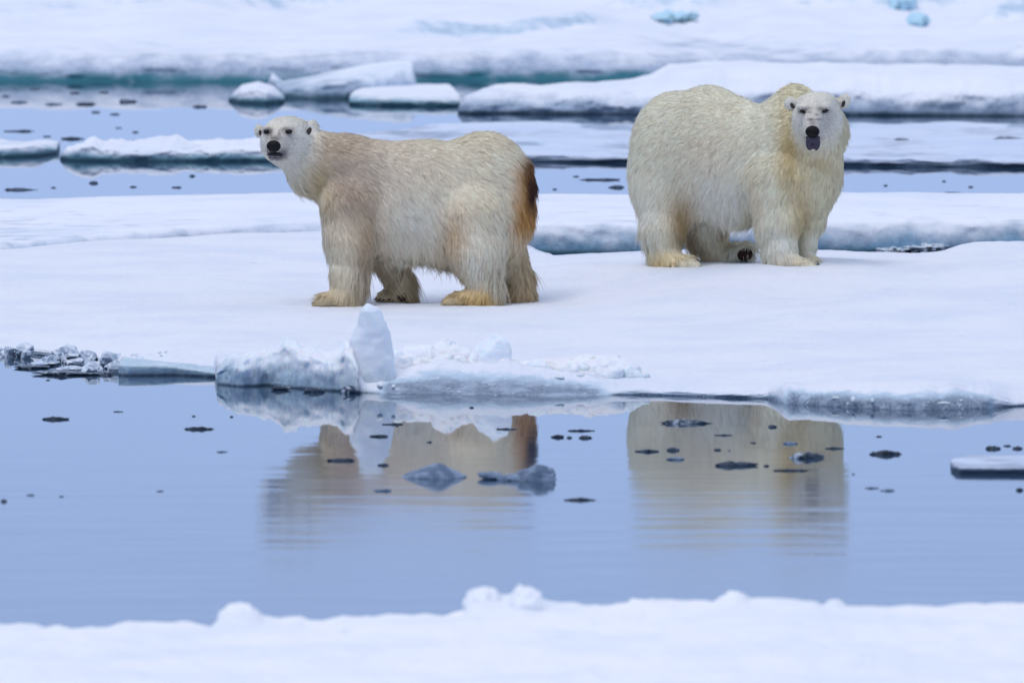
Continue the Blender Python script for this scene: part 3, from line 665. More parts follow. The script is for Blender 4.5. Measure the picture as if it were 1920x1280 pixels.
# ------------------------------------------------------------------ polar bears
def surface_nets(v, o, h):
    s = v < 0
    nx, ny, nz = v.shape
    cnt = np.zeros((nx - 1, ny - 1, nz - 1), np.int32)
    for a in (0, 1):
        for b in (0, 1):
            for c in (0, 1):
                cnt += s[a:nx - 1 + a, b:ny - 1 + b, c:nz - 1 + c]
    act = (cnt > 0) & (cnt < 8)
    I = np.argwhere(act)
    idx = -np.ones(act.shape, np.int64); idx[act] = np.arange(len(I))
    acc = np.zeros((len(I), 3)); num = np.zeros(len(I))
    cor = [(a, b, c) for a in (0, 1) for b in (0, 1) for c in (0, 1)]
    for p in cor:
        for ax in range(3):
            if p[ax]: continue
            q = list(p); q[ax] = 1
            va = v[I[:, 0] + p[0], I[:, 1] + p[1], I[:, 2] + p[2]]; vb = v[I[:, 0] + q[0], I[:, 1] + q[1], I[:, 2] + q[2]]
            m = (va < 0) != (vb < 0)
            t = np.where(m, va / np.where(m, va - vb, 1), 0)
            pt = np.tile(np.array(p, float), (len(I), 1)); pt[:, ax] += t
            acc += pt * m[:, None]; num += m
    V = (I + acc / num[:, None]) * h + o
    Fs = []
    for ax in range(3):
        a, b = [k for k in range(3) if k != ax]
        s0 = np.take(s, range(0, v.shape[ax] - 1), ax); s1 = np.take(s, range(1, v.shape[ax]), ax)
        E = np.argwhere(s0 != s1)
        E = E[(E[:, a] > 0) & (E[:, b] > 0) & (E[:, a] < v.shape[a] - 1) & (E[:, b] < v.shape[b] - 1)]
        inside = s[E[:, 0], E[:, 1], E[:, 2]]
        def cell(da, db):
            C = E.copy(); C[:, a] -= da; C[:, b] -= db
            return idx[C[:, 0], C[:, 1], C[:, 2]]
        q = np.stack([cell(1, 1), cell(0, 1), cell(0, 0), cell(1, 0)], 1)
        flip = inside if ax != 1 else ~inside
        q = np.where(flip[:, None], q, q[:, ::-1])
        Fs.append(q)
    return V, np.concatenate(Fs)

def sd_cone(P, a, b, ra, rb, sy=1.0):
    """tapered capsule a->b, squeezed in depth by sy"""
    a, b = np.array(a, np.float32), np.array(b, np.float32)
    ba = b - a; sc_ = np.array((1, 1 / sy, 1), np.float32)
    pa = (P - a) * sc_; bb = ba * sc_
    t = np.clip((pa @ bb) / max(1e-6, float(bb @ bb)), 0, 1)
    d = np.sqrt(((pa - t[..., None] * bb) ** 2).sum(-1))
    return (d - (ra + (rb - ra) * t)) * min(1, sy)
def sd_ell(P, c, r, tilt=0.0, yaw=0.0):
    q = P - np.array(c, np.float32)
    if yaw:
        cs, sn = math.cos(yaw), math.sin(yaw)
        q = np.stack([q[..., 0] * cs + q[..., 1] * sn, -q[..., 0] * sn + q[..., 1] * cs, q[..., 2]], -1)
    if tilt:
        cs, sn = math.cos(tilt), math.sin(tilt)
        q = np.stack([q[..., 0] * cs + q[..., 2] * sn, q[..., 1], -q[..., 0] * sn + q[..., 2] * cs], -1)
    r = np.array(r, np.float32)
    k0 = np.sqrt(((q / r) ** 2).sum(-1)); k1 = np.sqrt(((q / (r * r)) ** 2).sum(-1)) + 1e-6
    return k0 * (k0 - 1) / k1
def smin(a, b, k):
    h = np.clip(0.5 + 0.5 * (b - a) / k, 0, 1)
    return b + (a - b) * h - k * h * (1 - h)

def build_body(prims, lo, hi, h):
    lo, hi = np.array(lo, float), np.array(hi, float)
    n = np.ceil((hi - lo) / h).astype(int) + 1
    ax = [np.arange(n[k], dtype=np.float32) * h + lo[k] for k in range(3)]
    P = np.stack(np.meshgrid(*ax, indexing='ij'), -1).astype(np.float32)
    v = np.full(P.shape[:3], 1e3, np.float32)
    for kind, args, k in prims:
        pts = np.array([args[0], args[1]] if kind == 'c' else [args[0], args[0]], float)
        rr = (max(args[2], args[3]) * max(1, (args[4] if len(args) > 4 else 1))) if kind == 'c' else max(args[1])
        a = np.maximum(0, np.floor((pts.min(0) - rr - 45 - lo) / h).astype(int)); b = np.minimum(n, np.ceil((pts.max(0) + rr + 45 - lo) / h).astype(int) + 1)
        sl = tuple(slice(int(p), int(q)) for p, q in zip(a, b))
        d = sd_cone(P[sl], *args) if kind == 'c' else sd_ell(P[sl], *args)
        if k < 0: v[sl] = -smin(-v[sl], d, -k)
        else: v[sl] = smin(v[sl], d, k)
    return surface_nets(v, lo, h)

def vnormals(V, Q):
    n = np.cross(V[Q[:, 2]] - V[Q[:, 0]], V[Q[:, 3]] - V[Q[:, 1]])
    N = np.zeros_like(V)
    for k in range(4): np.add.at(N, Q[:, k], n)
    return N / (np.linalg.norm(N, axis=1)[:, None] + 1e-9)

def ball(name, c, r, mat, parent, sub=3, yaw=0.0, tilt=0.0, shape=None):
    """a shaped ellipsoid part; c in metres relative to the bear"""
    bm = bmesh.new(); bmesh.ops.create_icosphere(bm, subdivisions=sub, radius=1.0)
    V = np.array([v.co[:] for v in bm.verts]); Fc = [[v.index for v in f.verts] for f in bm.faces]; bm.free()
    if shape is not None: V = shape(V)
    V = V * np.array(r)
    cs, sn = math.cos(tilt), math.sin(tilt)
    V = np.stack([V[:, 0] * cs - V[:, 2] * sn, V[:, 1], V[:, 0] * sn + V[:, 2] * cs], 1)
    cs, sn = math.cos(yaw), math.sin(yaw)
    V = np.stack([V[:, 0] * cs - V[:, 1] * sn, V[:, 0] * sn + V[:, 1] * cs, V[:, 2]], 1)
    return mesh_obj(name, V + np.array(c), Fc, mat, parent, origin=c)

def claw(c, d, length, mat, parent):
    d = np.array(d, float); d /= np.linalg.norm(d)
    side = np.cross(d, (0, 0, 1.0)); side /= np.linalg.norm(side) + 1e-9; upv = np.cross(side, d)
    V, Fc = [], []
    for k in range(6):
        s = k / 5; ctr = np.array(c) + d * length * s - np.array((0, 0, 1.0)) * length * .45 * s * s
        r = length * .2 * (1 - s) ** .7 + .0006
        for j in range(8):
            a = j * math.pi / 4; V.append(ctr + r * (side * math.cos(a) + upv * math.sin(a)))
    for k in range(5):
        for j in range(8): Fc.append([k * 8 + j, k * 8 + (j + 1) % 8, k * 8 + 8 + (j + 1) % 8, k * 8 + 8 + j])
    Fc.append(list(range(7, -1, -1))); Fc.append(list(range(40, 48)))
    return mesh_obj('claw', V, Fc, mat, parent, origin=c)

def fur_curves(body, V, Q, N, spec, n_clump, per, seed):
    """V, N: metres; spec(p, n) -> direction, length, lift, colour, clump radius for each root; one curves object"""
    rng = np.random.RandomState(seed)
    T = np.concatenate([Q[:, [0, 1, 2]], Q[:, [0, 2, 3]]])
    ar = np.linalg.norm(np.cross(V[T[:, 1]] - V[T[:, 0]], V[T[:, 2]] - V[T[:, 0]]), axis=1)
    cen = V[T].mean(1)
    ar = ar * spec(cen, N[T].mean(1), True)
    f = rng.choice(len(T), n_clump, p=ar / ar.sum())
    u, v = rng.rand(n_clump), rng.rand(n_clump); fl_ = u + v > 1; u[fl_], v[fl_] = 1 - u[fl_], 1 - v[fl_]
    w = np.stack([1 - u - v, u, v], 1)
    P = (V[T[f]] * w[..., None]).sum(1); Nn = (N[T[f]] * w[..., None]).sum(1); Nn /= np.linalg.norm(Nn, axis=1)[:, None]
    D, L, lift, C, cr = spec(P, Nn, False)
    D = D + rng.normal(size=D.shape) * .11
    # slow swirls so that the coat parts into locks
    sw = np.stack([fbm(P[:, 0] * 9, P[:, 1] * 9, P[:, 2] * 9, seed + k, 2) for k in range(3)], 1)
    D = D + sw * .36
    D = D - Nn * (D * Nn).sum(1)[:, None]; D /= np.linalg.norm(D, axis=1)[:, None] + 1e-9
    L = L * rng.uniform(.75, 1.2, n_clump); lift = lift * rng.uniform(.6, 1.4, n_clump)
    C = C * (1 + np.clip(rng.normal(size=(n_clump, 1)) * .12, -.36, .13))
    B = np.cross(Nn, D)
    r = lambda a: np.repeat(a, per, 0)
    n = n_clump * per
    ox, oy = rng.normal(size=n) * r(cr), rng.normal(size=n) * r(cr)
    off = r(D) * ox[:, None] + r(B) * oy[:, None]
    root = r(P) + off - r(Nn) * (np.minimum(.0025, r(L) * .03) + 0.2 * (ox * ox + oy * oy) / .12)[:, None]
    LL = r(L) * rng.uniform(.72, 1.1, n) * np.where(rng.rand(n) < .07, 1.55, 1.0); li = r(lift) * rng.uniform(.7, 1.3, n)
    K = 6
    GR = np.zeros((n, 3)); GR[:, 2] = -1; Nr = r(Nn); GR -= Nr * np.minimum(0, (GR * Nr).sum(1))[:, None]
    pts = np.zeros((n, K, 3), np.float32)
    jx = rng.normal(size=(n, 3)) * .12
    for k in range(K):
        s = k / (K - 1)
        p = root + r(D) * (LL * s)[:, None] + r(Nn) * (LL * li * (s - .55 * s * s))[:, None] + GR * (LL * .22 * s * s)[:, None]
        p = p - off * (.55 * s ** 1.3) + jx * (LL * s * s)[:, None] * .5
        pts[:, k] = p
    rad = np.array([1.0, 1.0, .92, .75, .5, .12], np.float32)
    base_r = np.clip(.0010 + LL * .008, .0007, .0018).astype(np.float32)
    cu = bpy.data.hair_curves.new('fur'); cu.add_curves([K] * n)
    cu.attributes['position'].data.foreach_set('vector', pts.ravel())
    (cu.attributes.get('radius') or cu.attributes.new('radius', 'FLOAT', 'POINT')).data.foreach_set('value', (base_r[:, None] * rad[None]).ravel())
    col = np.concatenate([np.clip(r(C) * 1.10 * (1 + rng.normal(size=(n, 1)) * .05), .004, .94), np.ones((n, 1))], 1).astype(np.float32)
    cu.attributes.new('fur_col', 'FLOAT_COLOR', 'CURVE').data.foreach_set('color', col.ravel())
    cu.attributes.new('skin_n', 'FLOAT_VECTOR', 'CURVE').data.foreach_set('vector', r(Nn).astype(np.float32).ravel())
    cu.materials.append(M_FUR)
    return link(bpy.data.objects.new('fur', cu), body)

def blend(C, w, col):
    w = np.clip(w, 0, 1)[:, None]; return C * (1 - w) + np.array(col) * w
def ell2(x, y, cx, cy, rx, ry): return np.exp(-(((x - cx) / rx) ** 2 + ((y - cy) / ry) ** 2))

def head_parts(bear, L, S, surf, nose, eyes, ears, tongue=False, face_yaw=0.0):
    """L: photograph-like local coordinates (px, depth, py) -> metres; S metres per unit"""
    nx, nd, ny = nose
    def nshape(V):
        V = V.copy(); V[:, 0] *= 1 - .12 * np.clip(-V[:, 2], 0, 1); V[:, 1] *= 1 + .15 * V[:, 2]
        for sx in (-.42, .42):                                # nostrils
            d = (V[:, 0] - sx) ** 2 / .06 + (V[:, 2] + .12) ** 2 / .05
            V[:, 1] += np.where(V[:, 1] < 0, .5 * np.exp(-d), 0)
        return V
    ball('nose', L(nx, nd, ny), (13.5 * S, 8.5 * S, 11.5 * S), M_NOSE, bear, 4, face_yaw, 0, nshape)
    for ex, ed, ey, w, h, tl in eyes:
        ball('eye', L(ex, surf(ex, ey) + ed, ey), (w * S, w * .8 * S, h * S), M_EYE, bear, 3, face_yaw, tl)
    for ex, ed, ey, w, h, tl in ears:
        ball('ear_inner_shade', L(ex, surf(ex, ey) + ed, ey), (w * S, 2.5 * S, h * S), M_EARIN, bear, 3, face_yaw, tl)  # dark disc standing in for the shadow inside the ear
    return bear

def C_(a, b, ra, rb, k=16, sy=1.0):                         # tapered limb between two points (px, depth, py)
    return ('c', ((a[0], a[1], -a[2]), (b[0], b[1], -b[2]), ra, rb, sy), k)
def E_(c, r, k=16, tilt=0.0, yaw=0.0):
    return ('e', ((c[0], c[1], -c[2]), r, tilt, yaw), k)

KAP = 0.042                                               # a thing nearer by one unit shows this much lower
def H_(prims):                                              # head shapes are given where they appear; lift them to their true height
    out = []
    for kind, a, k in prims:
        f = lambda c: (c[0], c[1], c[2] - KAP * c[1])
        out.append((kind, ((f(a[0]), f(a[1])) + a[2:]) if kind == 'c' else ((f(a[0]),) + a[1:]), k))
    return out
def make_bear(label, prims, origin_px, S, lo, hi, spec_px, n_clump, per, seed, loc, h=3.2):
    ox, oy = origin_px
    bear = empty('polar_bear', loc)
    tag(bear, label, 'polar bear')
    Vp, Q = build_body(prims, lo, hi, h)
    L = lambda px, d, py: np.array(((px - ox) * S, d * S, (oy - py) * S))
    V = np.stack([(Vp[:, 0] - ox) * S, Vp[:, 1] * S, (Vp[:, 2] + oy) * S], 1)
    N = vnormals(V, Q)
    if (N * (V - V.mean(0))).sum() < 0: Q = Q[:, ::-1].copy(); N = -N
    def spec(P, Nn, dens):
        px, d, py = P[:, 0] / S + ox, P[:, 1] / S, oy - P[:, 2] / S
        return spec_px(px, d, py, Nn, dens)
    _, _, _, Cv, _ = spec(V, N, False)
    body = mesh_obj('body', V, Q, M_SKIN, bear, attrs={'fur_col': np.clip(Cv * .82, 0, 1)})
    fur_curves(body, V, Q, N, spec, n_clump, per, seed)
    LA = lambda px, d, py: L(px, d, py + KAP * d)
    def surf(px, py, r=4.0, floor=-1e9):                                 # depth of the skin that faces the camera there
        m = (np.abs(Vp[:, 0] - px) < r) & (np.abs(-Vp[:, 2] - KAP * Vp[:, 1] - py) < r) & (Vp[:, 1] > floor)
        return float(Vp[m, 1].min()) if m.any() else 0.0
    return bear, L, LA, surf

# ---------------- left bear: side on, head turned to the camera
S1 = 0.00420
P1 = [
 E_((906, 5, 348), (92, 72, 102), 20), E_((930, 5, 396), (70, 66, 80), 20),
 E_((800, 0, 370), (120, 78, 109), 26), E_((735, 0, 372), (95, 74, 104), 26),
 E_((665, 0, 352), (68, 64, 88), 24), E_((850, 0, 405), (70, 70, 80), 24),
 C_((690, 0, 326), (640, -4, 313), 64, 58, 22), C_((645, -4, 313), (590, -22, 292), 58, 48, 20), C_((592, -22, 296), (548, -38, 272), 48, 42, 18),
 C_((640, -4, 335), (575, -26, 322), 48, 34, 18),
] + H_([ # head, facing the camera and a little to the left
 E_((536, -48, 257), (44, 46, 36), 12), E_((540, -40, 237), (38, 38, 18), 10), E_((536, -48, 278), (43, 36, 25), 12), E_((556, -66, 268), (20, 20, 22), 12), E_((505, -62, 266), (14, 18, 20), 10),
 C_((527, -80, 258), (517, -116, 271), 21, 17, 9), C_((526, -80, 282), (518, -110, 287), 19, 13, 8), E_((503, -76, 240), (9, 10, 5), 7), E_((541, -78, 239), (11, 10, 5), 7),
 C_((500, -34, 248), (485, -36, 245), 8, 7, 4, .7), E_((485, -36, 243), (7.5, 5, 12), 4), C_((565, -32, 246), (580, -36, 242), 11, 10, 4, .6), E_((584, -38, 239), (13.5, 6, 16), 4, -.3),
]) + [
 # near fore leg
 C_((655, -40, 380), (655, -50, 440), 54, 45, 20), C_((655, -50, 440), (652, -52, 500), 43, 32, 16), C_((652, -52, 500), (648, -52, 548), 30, 28, 12),
 C_((646, -54, 552), (612, -58, 559), 20, 14, 10, 1.35), C_((612, -58, 559), (598, -60, 563), 13, 8, 8, 1.9),
 # far fore leg
 C_((695, 38, 400), (722, 46, 465), 46, 33, 18), C_((722, 46, 465), (742, 48, 520), 32, 23, 12), C_((742, 48, 520), (750, 48, 546), 22, 20, 10), C_((748, 46, 550), (722, 40, 558), 18, 13, 8, 1.3), C_((722, 40, 559), (712, 38, 562), 11, 8, 6, 1.7),
 # near hind leg
 C_((895, -38, 400), (892, -50, 460), 62, 50, 20), C_((892, -50, 460), (904, -52, 513), 47, 30, 16), C_((904, -52, 513), (906, -52, 548), 29, 29, 12), C_((903, -54, 551), (858, -58, 559), 21, 14, 10, 1.4), C_((858, -58, 559), (838, -60, 563), 13, 8, 8, 1.9),
 # far hind leg
 C_((930, 34, 395), (948, 44, 462), 50, 34, 18), C_((948, 44, 462), (972, 46, 518), 33, 22, 12), C_((972, 46, 518), (978, 46, 548), 22, 23, 10), C_((975, 46, 551), (935, 42, 559), 19, 13, 9, 1.4),
 C_((980, -4, 312), (990, -2, 345), 14, 10, 16),
]
def spec1(px, d, py, Nn, dens):
    pa = py - KAP * d
    head = ell2(px, pa, 528, 262, 62, 62) * (d < 20); head = np.clip(head * 1.7 - .25, 0, 1) * (px < 600)
    low = step(py, 470, 540)
    if dens: return (.55 + 1.9 * head + .35 * (Nn[:, 1] < .3)) * (1 - ell2(px, py, 752, 556, 10, 9) * (d < 46) * (d > 0))
    D = np.zeros((len(px), 3))
    leg = step(py, 430, 480)
    D[:, 0] = .62 - .35 * leg - .30 * step(py, 380, 470); D[:, 2] = -.25 - .55 * step(py, 280, 380) - .2 * leg
    neck = step(650 - px, 0, 70)
    D[:, 0] += .2 * neck
    paw = step(py, 543, 556); toe = paw * ((px < 635) | ((px > 812) & (px < 880)) | ((px > 700) & (px < 735)))
    D[:, 0] = np.where(toe > .3, -.8, D[:, 0]); D[:, 2] = np.where(toe > .3, -.3, D[:, 2])
    ff = (d > 10) * (px < 800) * step(py, 470, 500); D[:, 0] += .8 * ff
    rump = step(px, 940, 1000); D[:, 2] -= .6 * rump; D[:, 0] -= .2 * rump
    fr = np.stack([px - 517, d + 118, -(pa - 268)], 1); fr /= np.linalg.norm(fr, axis=1)[:, None] + 1e-6
    D = D * (1 - head[:, None]) + fr * head[:, None]
    L = .056 + .016 * step(py, 300, 400)
    L = L + .075 * step(py, 420, 480) * step(-Nn[:, 2], .1, .7) * (py < 520)           # belly fringe
    feather = step(Nn[:, 0], .25, .8) * step(py, 430, 480) * (1 - step(py, 548, 562)) * np.where((px > 930) & (d > 0), .4, 1.0)
    L = L + .075 * feather + .014 * rump * step(py, 300, 360) - .02 * rump * step(py, 420, 470)
    L = L - .018 * step(py, 430, 480) * step(-Nn[:, 0], .2, .7)
    L = np.where(toe > .3, .026, L)
    ear = np.maximum(ell2(px, pa, 484, 243, 9, 14), ell2(px, pa, 583, 240, 13, 16)) * (d < -18)
    L = L * (1 - .78 * np.clip(ear * 1.6, 0, 1))
    L = L * (1 - .80 * head * (1 - ear)) + .03 * neck * (1 - head) * step(py, 320, 350) * .6
    lift = .22 + .25 * feather + .15 * rump + .1 * step(-Nn[:, 2], .1, .7)
    lift = lift + .45 * head
    C = np.tile(np.array((.84, .74, .56)), (len(px), 1))
    nz = fbm(px * .03, py * .03, d * .03, 5, 3); 
    C = C * (1 + .10 * nz[:, None])
    C = blend(C, 1.0 * ell2(px, py, 655, 330, 64, 78) + .35 * nz * ell2(px, py, 670, 330, 90, 90), (.45, .345, .26))
    C = blend(C, .85 * ell2(px, py, 636, 272, 46, 26), (.52, .39, .27))
    C = blend(C, .5 * ell2(px, py, 740, 300, 110, 50), (.70, .60, .48))
    C = blend(C, .6 * ell2(px, py, 770, 400, 60, 60) + .5 * ell2(px, py, 890, 470, 30, 50), (.81, .76, .67))
    C = blend(C, .85 * ell2(px, py, 684, 435, 26, 75), (.50, .37, .23))
    C = blend(C, .85 * ell2(px, py, 594, 335, 26, 50), (.62, .49, .27))
    C = blend(C, .75 * ell2(px, py, 846, 430, 24, 48), (.50, .34, .18))
    C = blend(C, .75 * step(py, 490, 560), (.60, .47, .27))
    C = blend(C, .95 * ell2(px, py, 905, 556, 46, 24), (.68, .45, .16))
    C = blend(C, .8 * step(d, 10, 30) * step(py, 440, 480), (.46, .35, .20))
    C = blend(C, .5 * ell2(px, py, 985, 560, 26, 26), (.62, .36, .16))
    C = blend(C, 1.0 * step(px + 8 * nz, 940, 982) * step(py, 285, 320) * (1 - step(py, 400, 455)), (.58, .31, .10))
    C = blend(C, .6 * step(px, 945, 975) * step(py, 400, 470), (.60, .46, .27))
    C = blend(C, 1.3 * ell2(px + 6 * nz, py, 994, 340, 16, 42), (.055, .022, .012))
    C = blend(C, .9 * ell2(px + 6 * nz, py, 990, 305, 14, 18), (.16, .075, .03))
    C = blend(C, np.clip(np.maximum(head * 1.2, ear * 1.5), 0, 1), (.87, .815, .70))
    fz = step(-d, 70, 92) * head
    C = blend(C, .30 * fz * ell2(px, pa, 519, 268, 26, 26), (.42, .41, .41))
    C = blend(C, .9 * fz * (ell2(px, pa, 503, 284, 9, 9) + ell2(px, pa, 532, 284, 9, 9) + ell2(px, pa, 517, 292, 14, 4)), (.12, .11, .14))
    C = blend(C, .75 * head * step(-d, 60, 80) * (ell2(px, pa, 518, 257, 9, 6) + .9 * ell2(px, pa, 534, 241, 7, 4) + .8 * ell2(px, pa, 508, 243, 6, 5) + .7 * ell2(px, pa, 510, 250, 2.5, 7) + .7 * ell2(px, pa, 525, 248, 2.5, 6)), (.10, .09, .10))
    C = blend(C, .8 * head * (ell2(px, pa, 500, 245, 8, 6) + ell2(px, pa, 543, 244.5, 9, 6)), (.10, .09, .09))
    C = blend(C, .5 * head * step(-d, 50, 70) * ell2(px, pa, 546, 256, 12, 8), (.48, .46, .44))
    cr = .0068 * (1 - .35 * head)
    return D, L, lift, C, cr

b1y = at(800, 569, 0.15)
g1 = float(ground(b1y[0], b1y[1]))
b1, L1, A1, F1 = make_bear('dirty cream polar bear standing side-on with a dark stained rump', P1, (800, 571), S1, (455, -135, -592), (1030, 110, -195), spec1, 36000, 6, 1, (b1y[0], b1y[1], g1 - .012))
head_parts(b1, A1, S1, F1, (515, F1(515, 272) - 3, 272), [(500, -3.5, 245, 5.4, 4.6, 0), (543, -3.5, 244.5, 6.6, 4.3, 0)], [(488, -1.5, 247, 2.6, 5.5, .1), (580, -1.5, 244, 4.4, 8, -.45)], face_yaw=-.12)
def mouth_shape(V):
    V = V.copy(); V[:, 2] -= .4 * V[:, 0] ** 2 - .1; V[:, 2] *= 1 + .25 * V[:, 0]; return V
ball('mouth', A1(517, F1(517, 288) + 3, 287), (15 * S1, 8 * S1, 4.2 * S1), M_LIP, b1, 4, 0, 0, mouth_shape)
for cx, cd, cy, dx in ((708, 30, 560, -1), (713, 25, 562, -.9), (721, 22, 563, -.7), (731, 24, 562, -.5)):
    claw(L1(cx, cd, cy), (dx, -.5, .12), .042, M_CLAW, b1)
ball('paw_pad', A1(753, F1(753, 556, floor=0) + 1, 556), (11 * S1, 5 * S1, 9 * S1), M_PAD, b1, 3, 0, .4)
for cx, cd, cy in ((592, -62, 564), (594, -70, 565), (590, -52, 564)):
    claw(L1(cx, cd, cy), (-1, -.1, .05), .028, M_CLAW, b1)

# ---------------- right bear: turned three quarters to the camera, tongue out
S2 = 0.00429
P2 = [
 E_((1272, 62, 280), (89, 84, 109), 22), E_((1260, 64, 335), (79, 76, 88), 22),
 E_((1330, 20, 281), (95, 88, 122), 26), E_((1385, -16, 297), (86, 84, 114), 26),
 E_((1455, -58, 285), (74, 70, 102), 26), E_((1491, -62, 213), (50, 56, 60), 22), E_((1508, -74, 315), (58, 60, 82), 22),
 C_((1498, -80, 245), (1530, -112, 236), 62, 54, 20), C_((1530, -112, 240), (1529, -135, 226), 52, 42, 16), E_((1545, -80, 300), (32, 50, 60), 20),
] + H_([
 E_((1529, -168, 207), (38, 44, 33), 10), E_((1528, -160, 189), (37, 34, 17), 9), E_((1528, -166, 230), (38, 34, 30), 10), E_((1556, -174, 222), (18, 18, 24), 12), E_((1497, -174, 222), (14, 18, 24), 12),
 C_((1521, -196, 216), (1517, -246, 240), 19, 17, 6), C_((1520, -194, 246), (1518, -226, 256), 18, 12, 8), E_((1501, -196, 199), (11, 10, 5), 7, -.2), E_((1541, -196, 198), (12, 10, 5), 7, .2),
 C_((1495, -150, 196), (1481, -152, 192), 9, 9, 4, .6), E_((1479, -152, 190), (12, 6, 12.5), 4, .2), C_((1562, -150, 192), (1576, -152, 189), 9, 8, 4, .6), E_((1580, -152, 186), (10.5, 6, 13.5), 4, -.2),
]) + [
 # near fore leg
 C_((1450, -100, 330), (1458, -112, 400), 54, 42, 20), C_((1458, -112, 400), (1461, -118, 452), 38, 29, 14), C_((1461, -118, 452), (1465, -120, 476), 28, 28, 12), C_((1472, -126, 480), (1502, -142, 488), 19, 13, 10, 1.3), C_((1500, -140, 487), (1518, -146, 489), 12, 9, 8, 1.9),
 # far fore leg
 C_((1528, -50, 335), (1518, -52, 400), 42, 28, 20), C_((1518, -52, 400), (1508, -54, 452), 26, 20, 12), C_((1508, -54, 452), (1506, -56, 474), 19, 18, 10), C_((1508, -60, 477), (1524, -78, 482), 15, 10, 8, 1.4),
 # near hind leg
 C_((1254, 42, 362), (1244, 26, 420), 52, 40, 30), C_((1243, 24, 420), (1246, 22, 462), 38, 28, 12), C_((1246, 22, 462), (1246, 22, 480), 28, 27, 10), C_((1252, 18, 484), (1290, -8, 493), 21, 15, 10, 1.35), C_((1290, -8, 493), (1306, -18, 496), 14, 9, 8, 1.7),
 # far hind leg
 C_((1310, 100, 370), (1325, 104, 425), 52, 38, 18), C_((1328, 104, 425), (1342, 100, 465), 34, 25, 14), C_((1342, 100, 465), (1350, 96, 478), 25, 21, 12), C_((1345, 96, 478), (1392, 74, 474), 20, 18, 10, 1.1), C_((1392, 74, 472), (1404, 66, 470), 16, 13, 8, 1.2),
]
def spec2(px, d, py, Nn, dens):
    pa = py - KAP * d
    head = ell2(px, pa, 1526, 214, 56, 56) * step(-d, 138, 156); head = np.clip(head * 1.7 - .2, 0, 1)
    if dens: return (.55 + 1.9 * head + .35 * (Nn[:, 1] < .3)) * (1 - ell2(px, py, 1397, 474, 17, 12) * (d < 78) * (d > 30))
    D = np.zeros((len(px), 3))
    leg = step(py, 400, 440)
    D[:, 0] = -.50 + .35 * leg + .25 * step(py, 300, 400); D[:, 1] = .42 - .3 * leg; D[:, 2] = -.30 - .55 * step(py, 220, 330) - .2 * leg
    ch = step(px, 1460, 1520) * (1 - leg); D[:, 2] -= .4 * ch; D[:, 0] += .2 * ch
    toe = step(py, 474, 484) * (((px > 1478)) | ((px > 1262) & (px < 1315)) | ((px > 1360) & (px < 1420)))
    D[:, 0] = np.where(toe > .3, .8, D[:, 0]); D[:, 1] = np.where(toe > .3, -.4, D[:, 1]); D[:, 2] = np.where(toe > .3, -.3, D[:, 2])
    fr = np.stack([px - 1517, d + 246, -(pa - 236)], 1); fr /= np.linalg.norm(fr, axis=1)[:, None] + 1e-6
    D = D * (1 - head[:, None]) + fr * head[:, None]
    L = .058 + .012 * step(py, 240, 330)
    L = L + .07 * step(py, 350, 410) * step(-Nn[:, 2], .1, .7) * (py < 450) * (px < 1440)
    feather = step(-Nn[:, 0], .25, .8) * step(py, 380, 420) * (1 - step(py, 478, 490))
    L = L + .026 * feather - .02 * step(py, 390, 430) * (px > 1430) * (1 - feather)
    L = np.where(toe > .3, .022, L)
    ear = np.maximum(ell2(px, pa, 1479, 190, 14, 15), ell2(px, pa, 1580, 187, 13, 15)) * (d < -140)
    L = L * (1 - .78 * np.clip(ear * 1.6, 0, 1))
    L = L * (1 - .80 * head * (1 - ear))
    lift = .22 + .2 * feather + .1 * step(-Nn[:, 2], .1, .7) + .45 * head
    C = np.tile(np.array((.89, .82, .625)), (len(px), 1))
    nz = fbm(px * .03, py * .03, d * .03, 15, 3)
    C = C * (1 + .07 * nz[:, None])
    C = blend(C, .55 * ell2(px, py, 1320, 280, 45, 45), (.72, .58, .44))
    C = blend(C, .35 * ell2(px, py, 1340, 250, 110, 110), (.80, .71, .55))
    C = blend(C, .55 * step(px, 1440, 1480) * (1 - step(py, 400, 440)) , (.78, .68, .43))
    C = blend(C, .95 * ell2(px, pa, 1480, 275, 20, 60), (.60, .45, .20))  # gold ring left of the face, darkened with painted shade
    C = blend(C, .6 * ell2(px, py, 1415, 360, 18, 55), (.60, .48, .28))
    C = blend(C, .6 * ell2(px, pa, 1530, 300, 42, 18), (.66, .52, .27))  # gold ring below the face, with chin shadow painted in
    C = blend(C, .75 * ell2(px, py, 1345, 365, 70, 60) + .5 * ell2(px, py, 1215, 400, 30, 70) + .5 * ell2(px, py, 1455, 440, 26, 40), (.83, .79, .70))
    C = blend(C, 1.0 * ell2(px, py, 1278, 405, 26, 52), (.46, .32, .15))  # golden brown, darkened to paint shade between the hind legs
    C = blend(C, .75 * ell2(px, py, 1498, 378, 18, 52), (.64, .48, .23))  # golden shade painted between the fore legs
    C = blend(C, .75 * step(d, 60, 80) * step(py, 390, 430), (.56, .43, .24))  # far hind leg browned to paint the shade behind the near one
    C = blend(C, .8 * ell2(px, py, 1232, 480, 44, 22), (.68, .51, .23))
    C = blend(C, .5 * ell2(px, py, 1480, 478, 40, 12), (.50, .42, .33))
    C = blend(C, np.clip(np.maximum(head * 1.2, ear * 1.5), 0, 1), (.86, .81, .70))
    hd = head * step(-d, 176, 194)
    C = blend(C, .45 * hd * ell2(px, pa, 1518, 225, 24, 24), (.33, .33, .36))
    C = blend(C, .35 * hd * ell2(px, pa, 1545, 222, 14, 18), (.45, .45, .46))
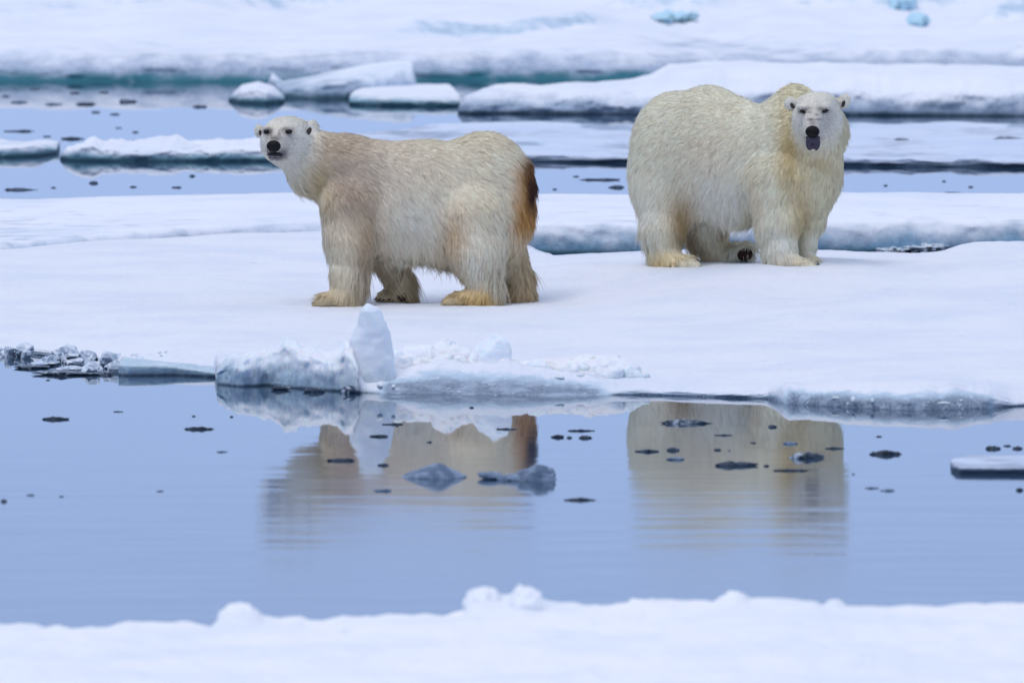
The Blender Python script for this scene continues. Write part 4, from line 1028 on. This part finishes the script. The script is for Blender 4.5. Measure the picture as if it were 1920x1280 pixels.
    C = blend(C, .8 * hd * (.8 * ell2(px, pa, 1509, 201, 7, 4) + .8 * ell2(px, pa, 1532, 201, 7, 4) + 1.1 * ell2(px, pa, 1514, 221, 6, 2) + .9 * ell2(px, pa, 1528, 221, 6, 1.6) + .8 * ell2(px, pa, 1525, 212, 3, 2) + .7 * ell2(px, pa, 1513, 208, 4, 1.6) + .6 * ell2(px, pa, 1516, 227, 3, 4)), (.07, .07, .08))
    C = blend(C, .9 * hd * (ell2(px, pa, 1500, 205.5, 8, 4) + ell2(px, pa, 1542, 204.5, 8, 4)), (.09, .08, .08))
    C = blend(C, .8 * hd * ell2(px, pa, 1518, 255, 19, 7), (.17, .15, .19))
    cr = .0068 * (1 - .35 * head)
    return D, L, lift, C, cr
b2y = at(1370, 493, 0.36)
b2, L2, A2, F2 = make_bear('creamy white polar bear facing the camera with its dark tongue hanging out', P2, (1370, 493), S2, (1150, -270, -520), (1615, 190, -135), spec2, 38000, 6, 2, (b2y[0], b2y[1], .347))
head_parts(b2, A2, S2, F2, (1517, F2(1517, 243) - 3, 243), [(1500, -3.5, 205.5, 5.6, 3.2, -.35), (1542, -3.5, 204.5, 6.2, 3.3, .3)], [(1482, -1.5, 195, 3.8, 6, .6), (1577, -1.5, 191, 3.2, 6.5, -.3)])
def tongue_shape(V):
    V = V.copy(); V[:, 0] *= 1 - .10 * np.clip(-V[:, 2], 0, 1)
    V[:, 2] += np.where(V[:, 2] < -.2, .35 * np.exp(-(V[:, 0] / .22) ** 2), 0); V[:, 1] += .45 * np.exp(-(V[:, 0] / .2) ** 2) * (V[:, 1] < 0)
    V[:, 0] = np.sign(V[:, 0]) * np.abs(V[:, 0]) ** .75; V[:, 2] = np.sign(V[:, 2]) * np.abs(V[:, 2]) ** .8
    return V
ball('tongue', A2(1518, F2(1518, 254) - 5, 264), (13.5 * S2, 4 * S2, 15 * S2), M_TONGUE, b2, 4, 0, 0, tongue_shape)
ball('mouth', A2(1518, F2(1518, 254) + 2, 254), (14 * S2, 9 * S2, 4.5 * S2), M_LIP, b2, 3)
for cx, cd, cy in ((1519, -158, 488), (1524, -152, 487), (1528, -143, 486), (1530, -134, 485)):
    claw(L2(cx, cd, cy), (.8, -.5, .1), .04, M_CLAW, b2)
for cx, cd, cy in ((1527, -88, 481), (1531, -82, 480), (1532, -74, 480)):
    claw(L2(cx, cd, cy), (.9, -.4, .1), .034, M_CLAW, b2)
ball('paw_pad', A2(1399, F2(1399, 474, floor=30) + 1, 474), (18 * S2, 7 * S2, 12 * S2), M_PAD, b2, 3, .5, .25)
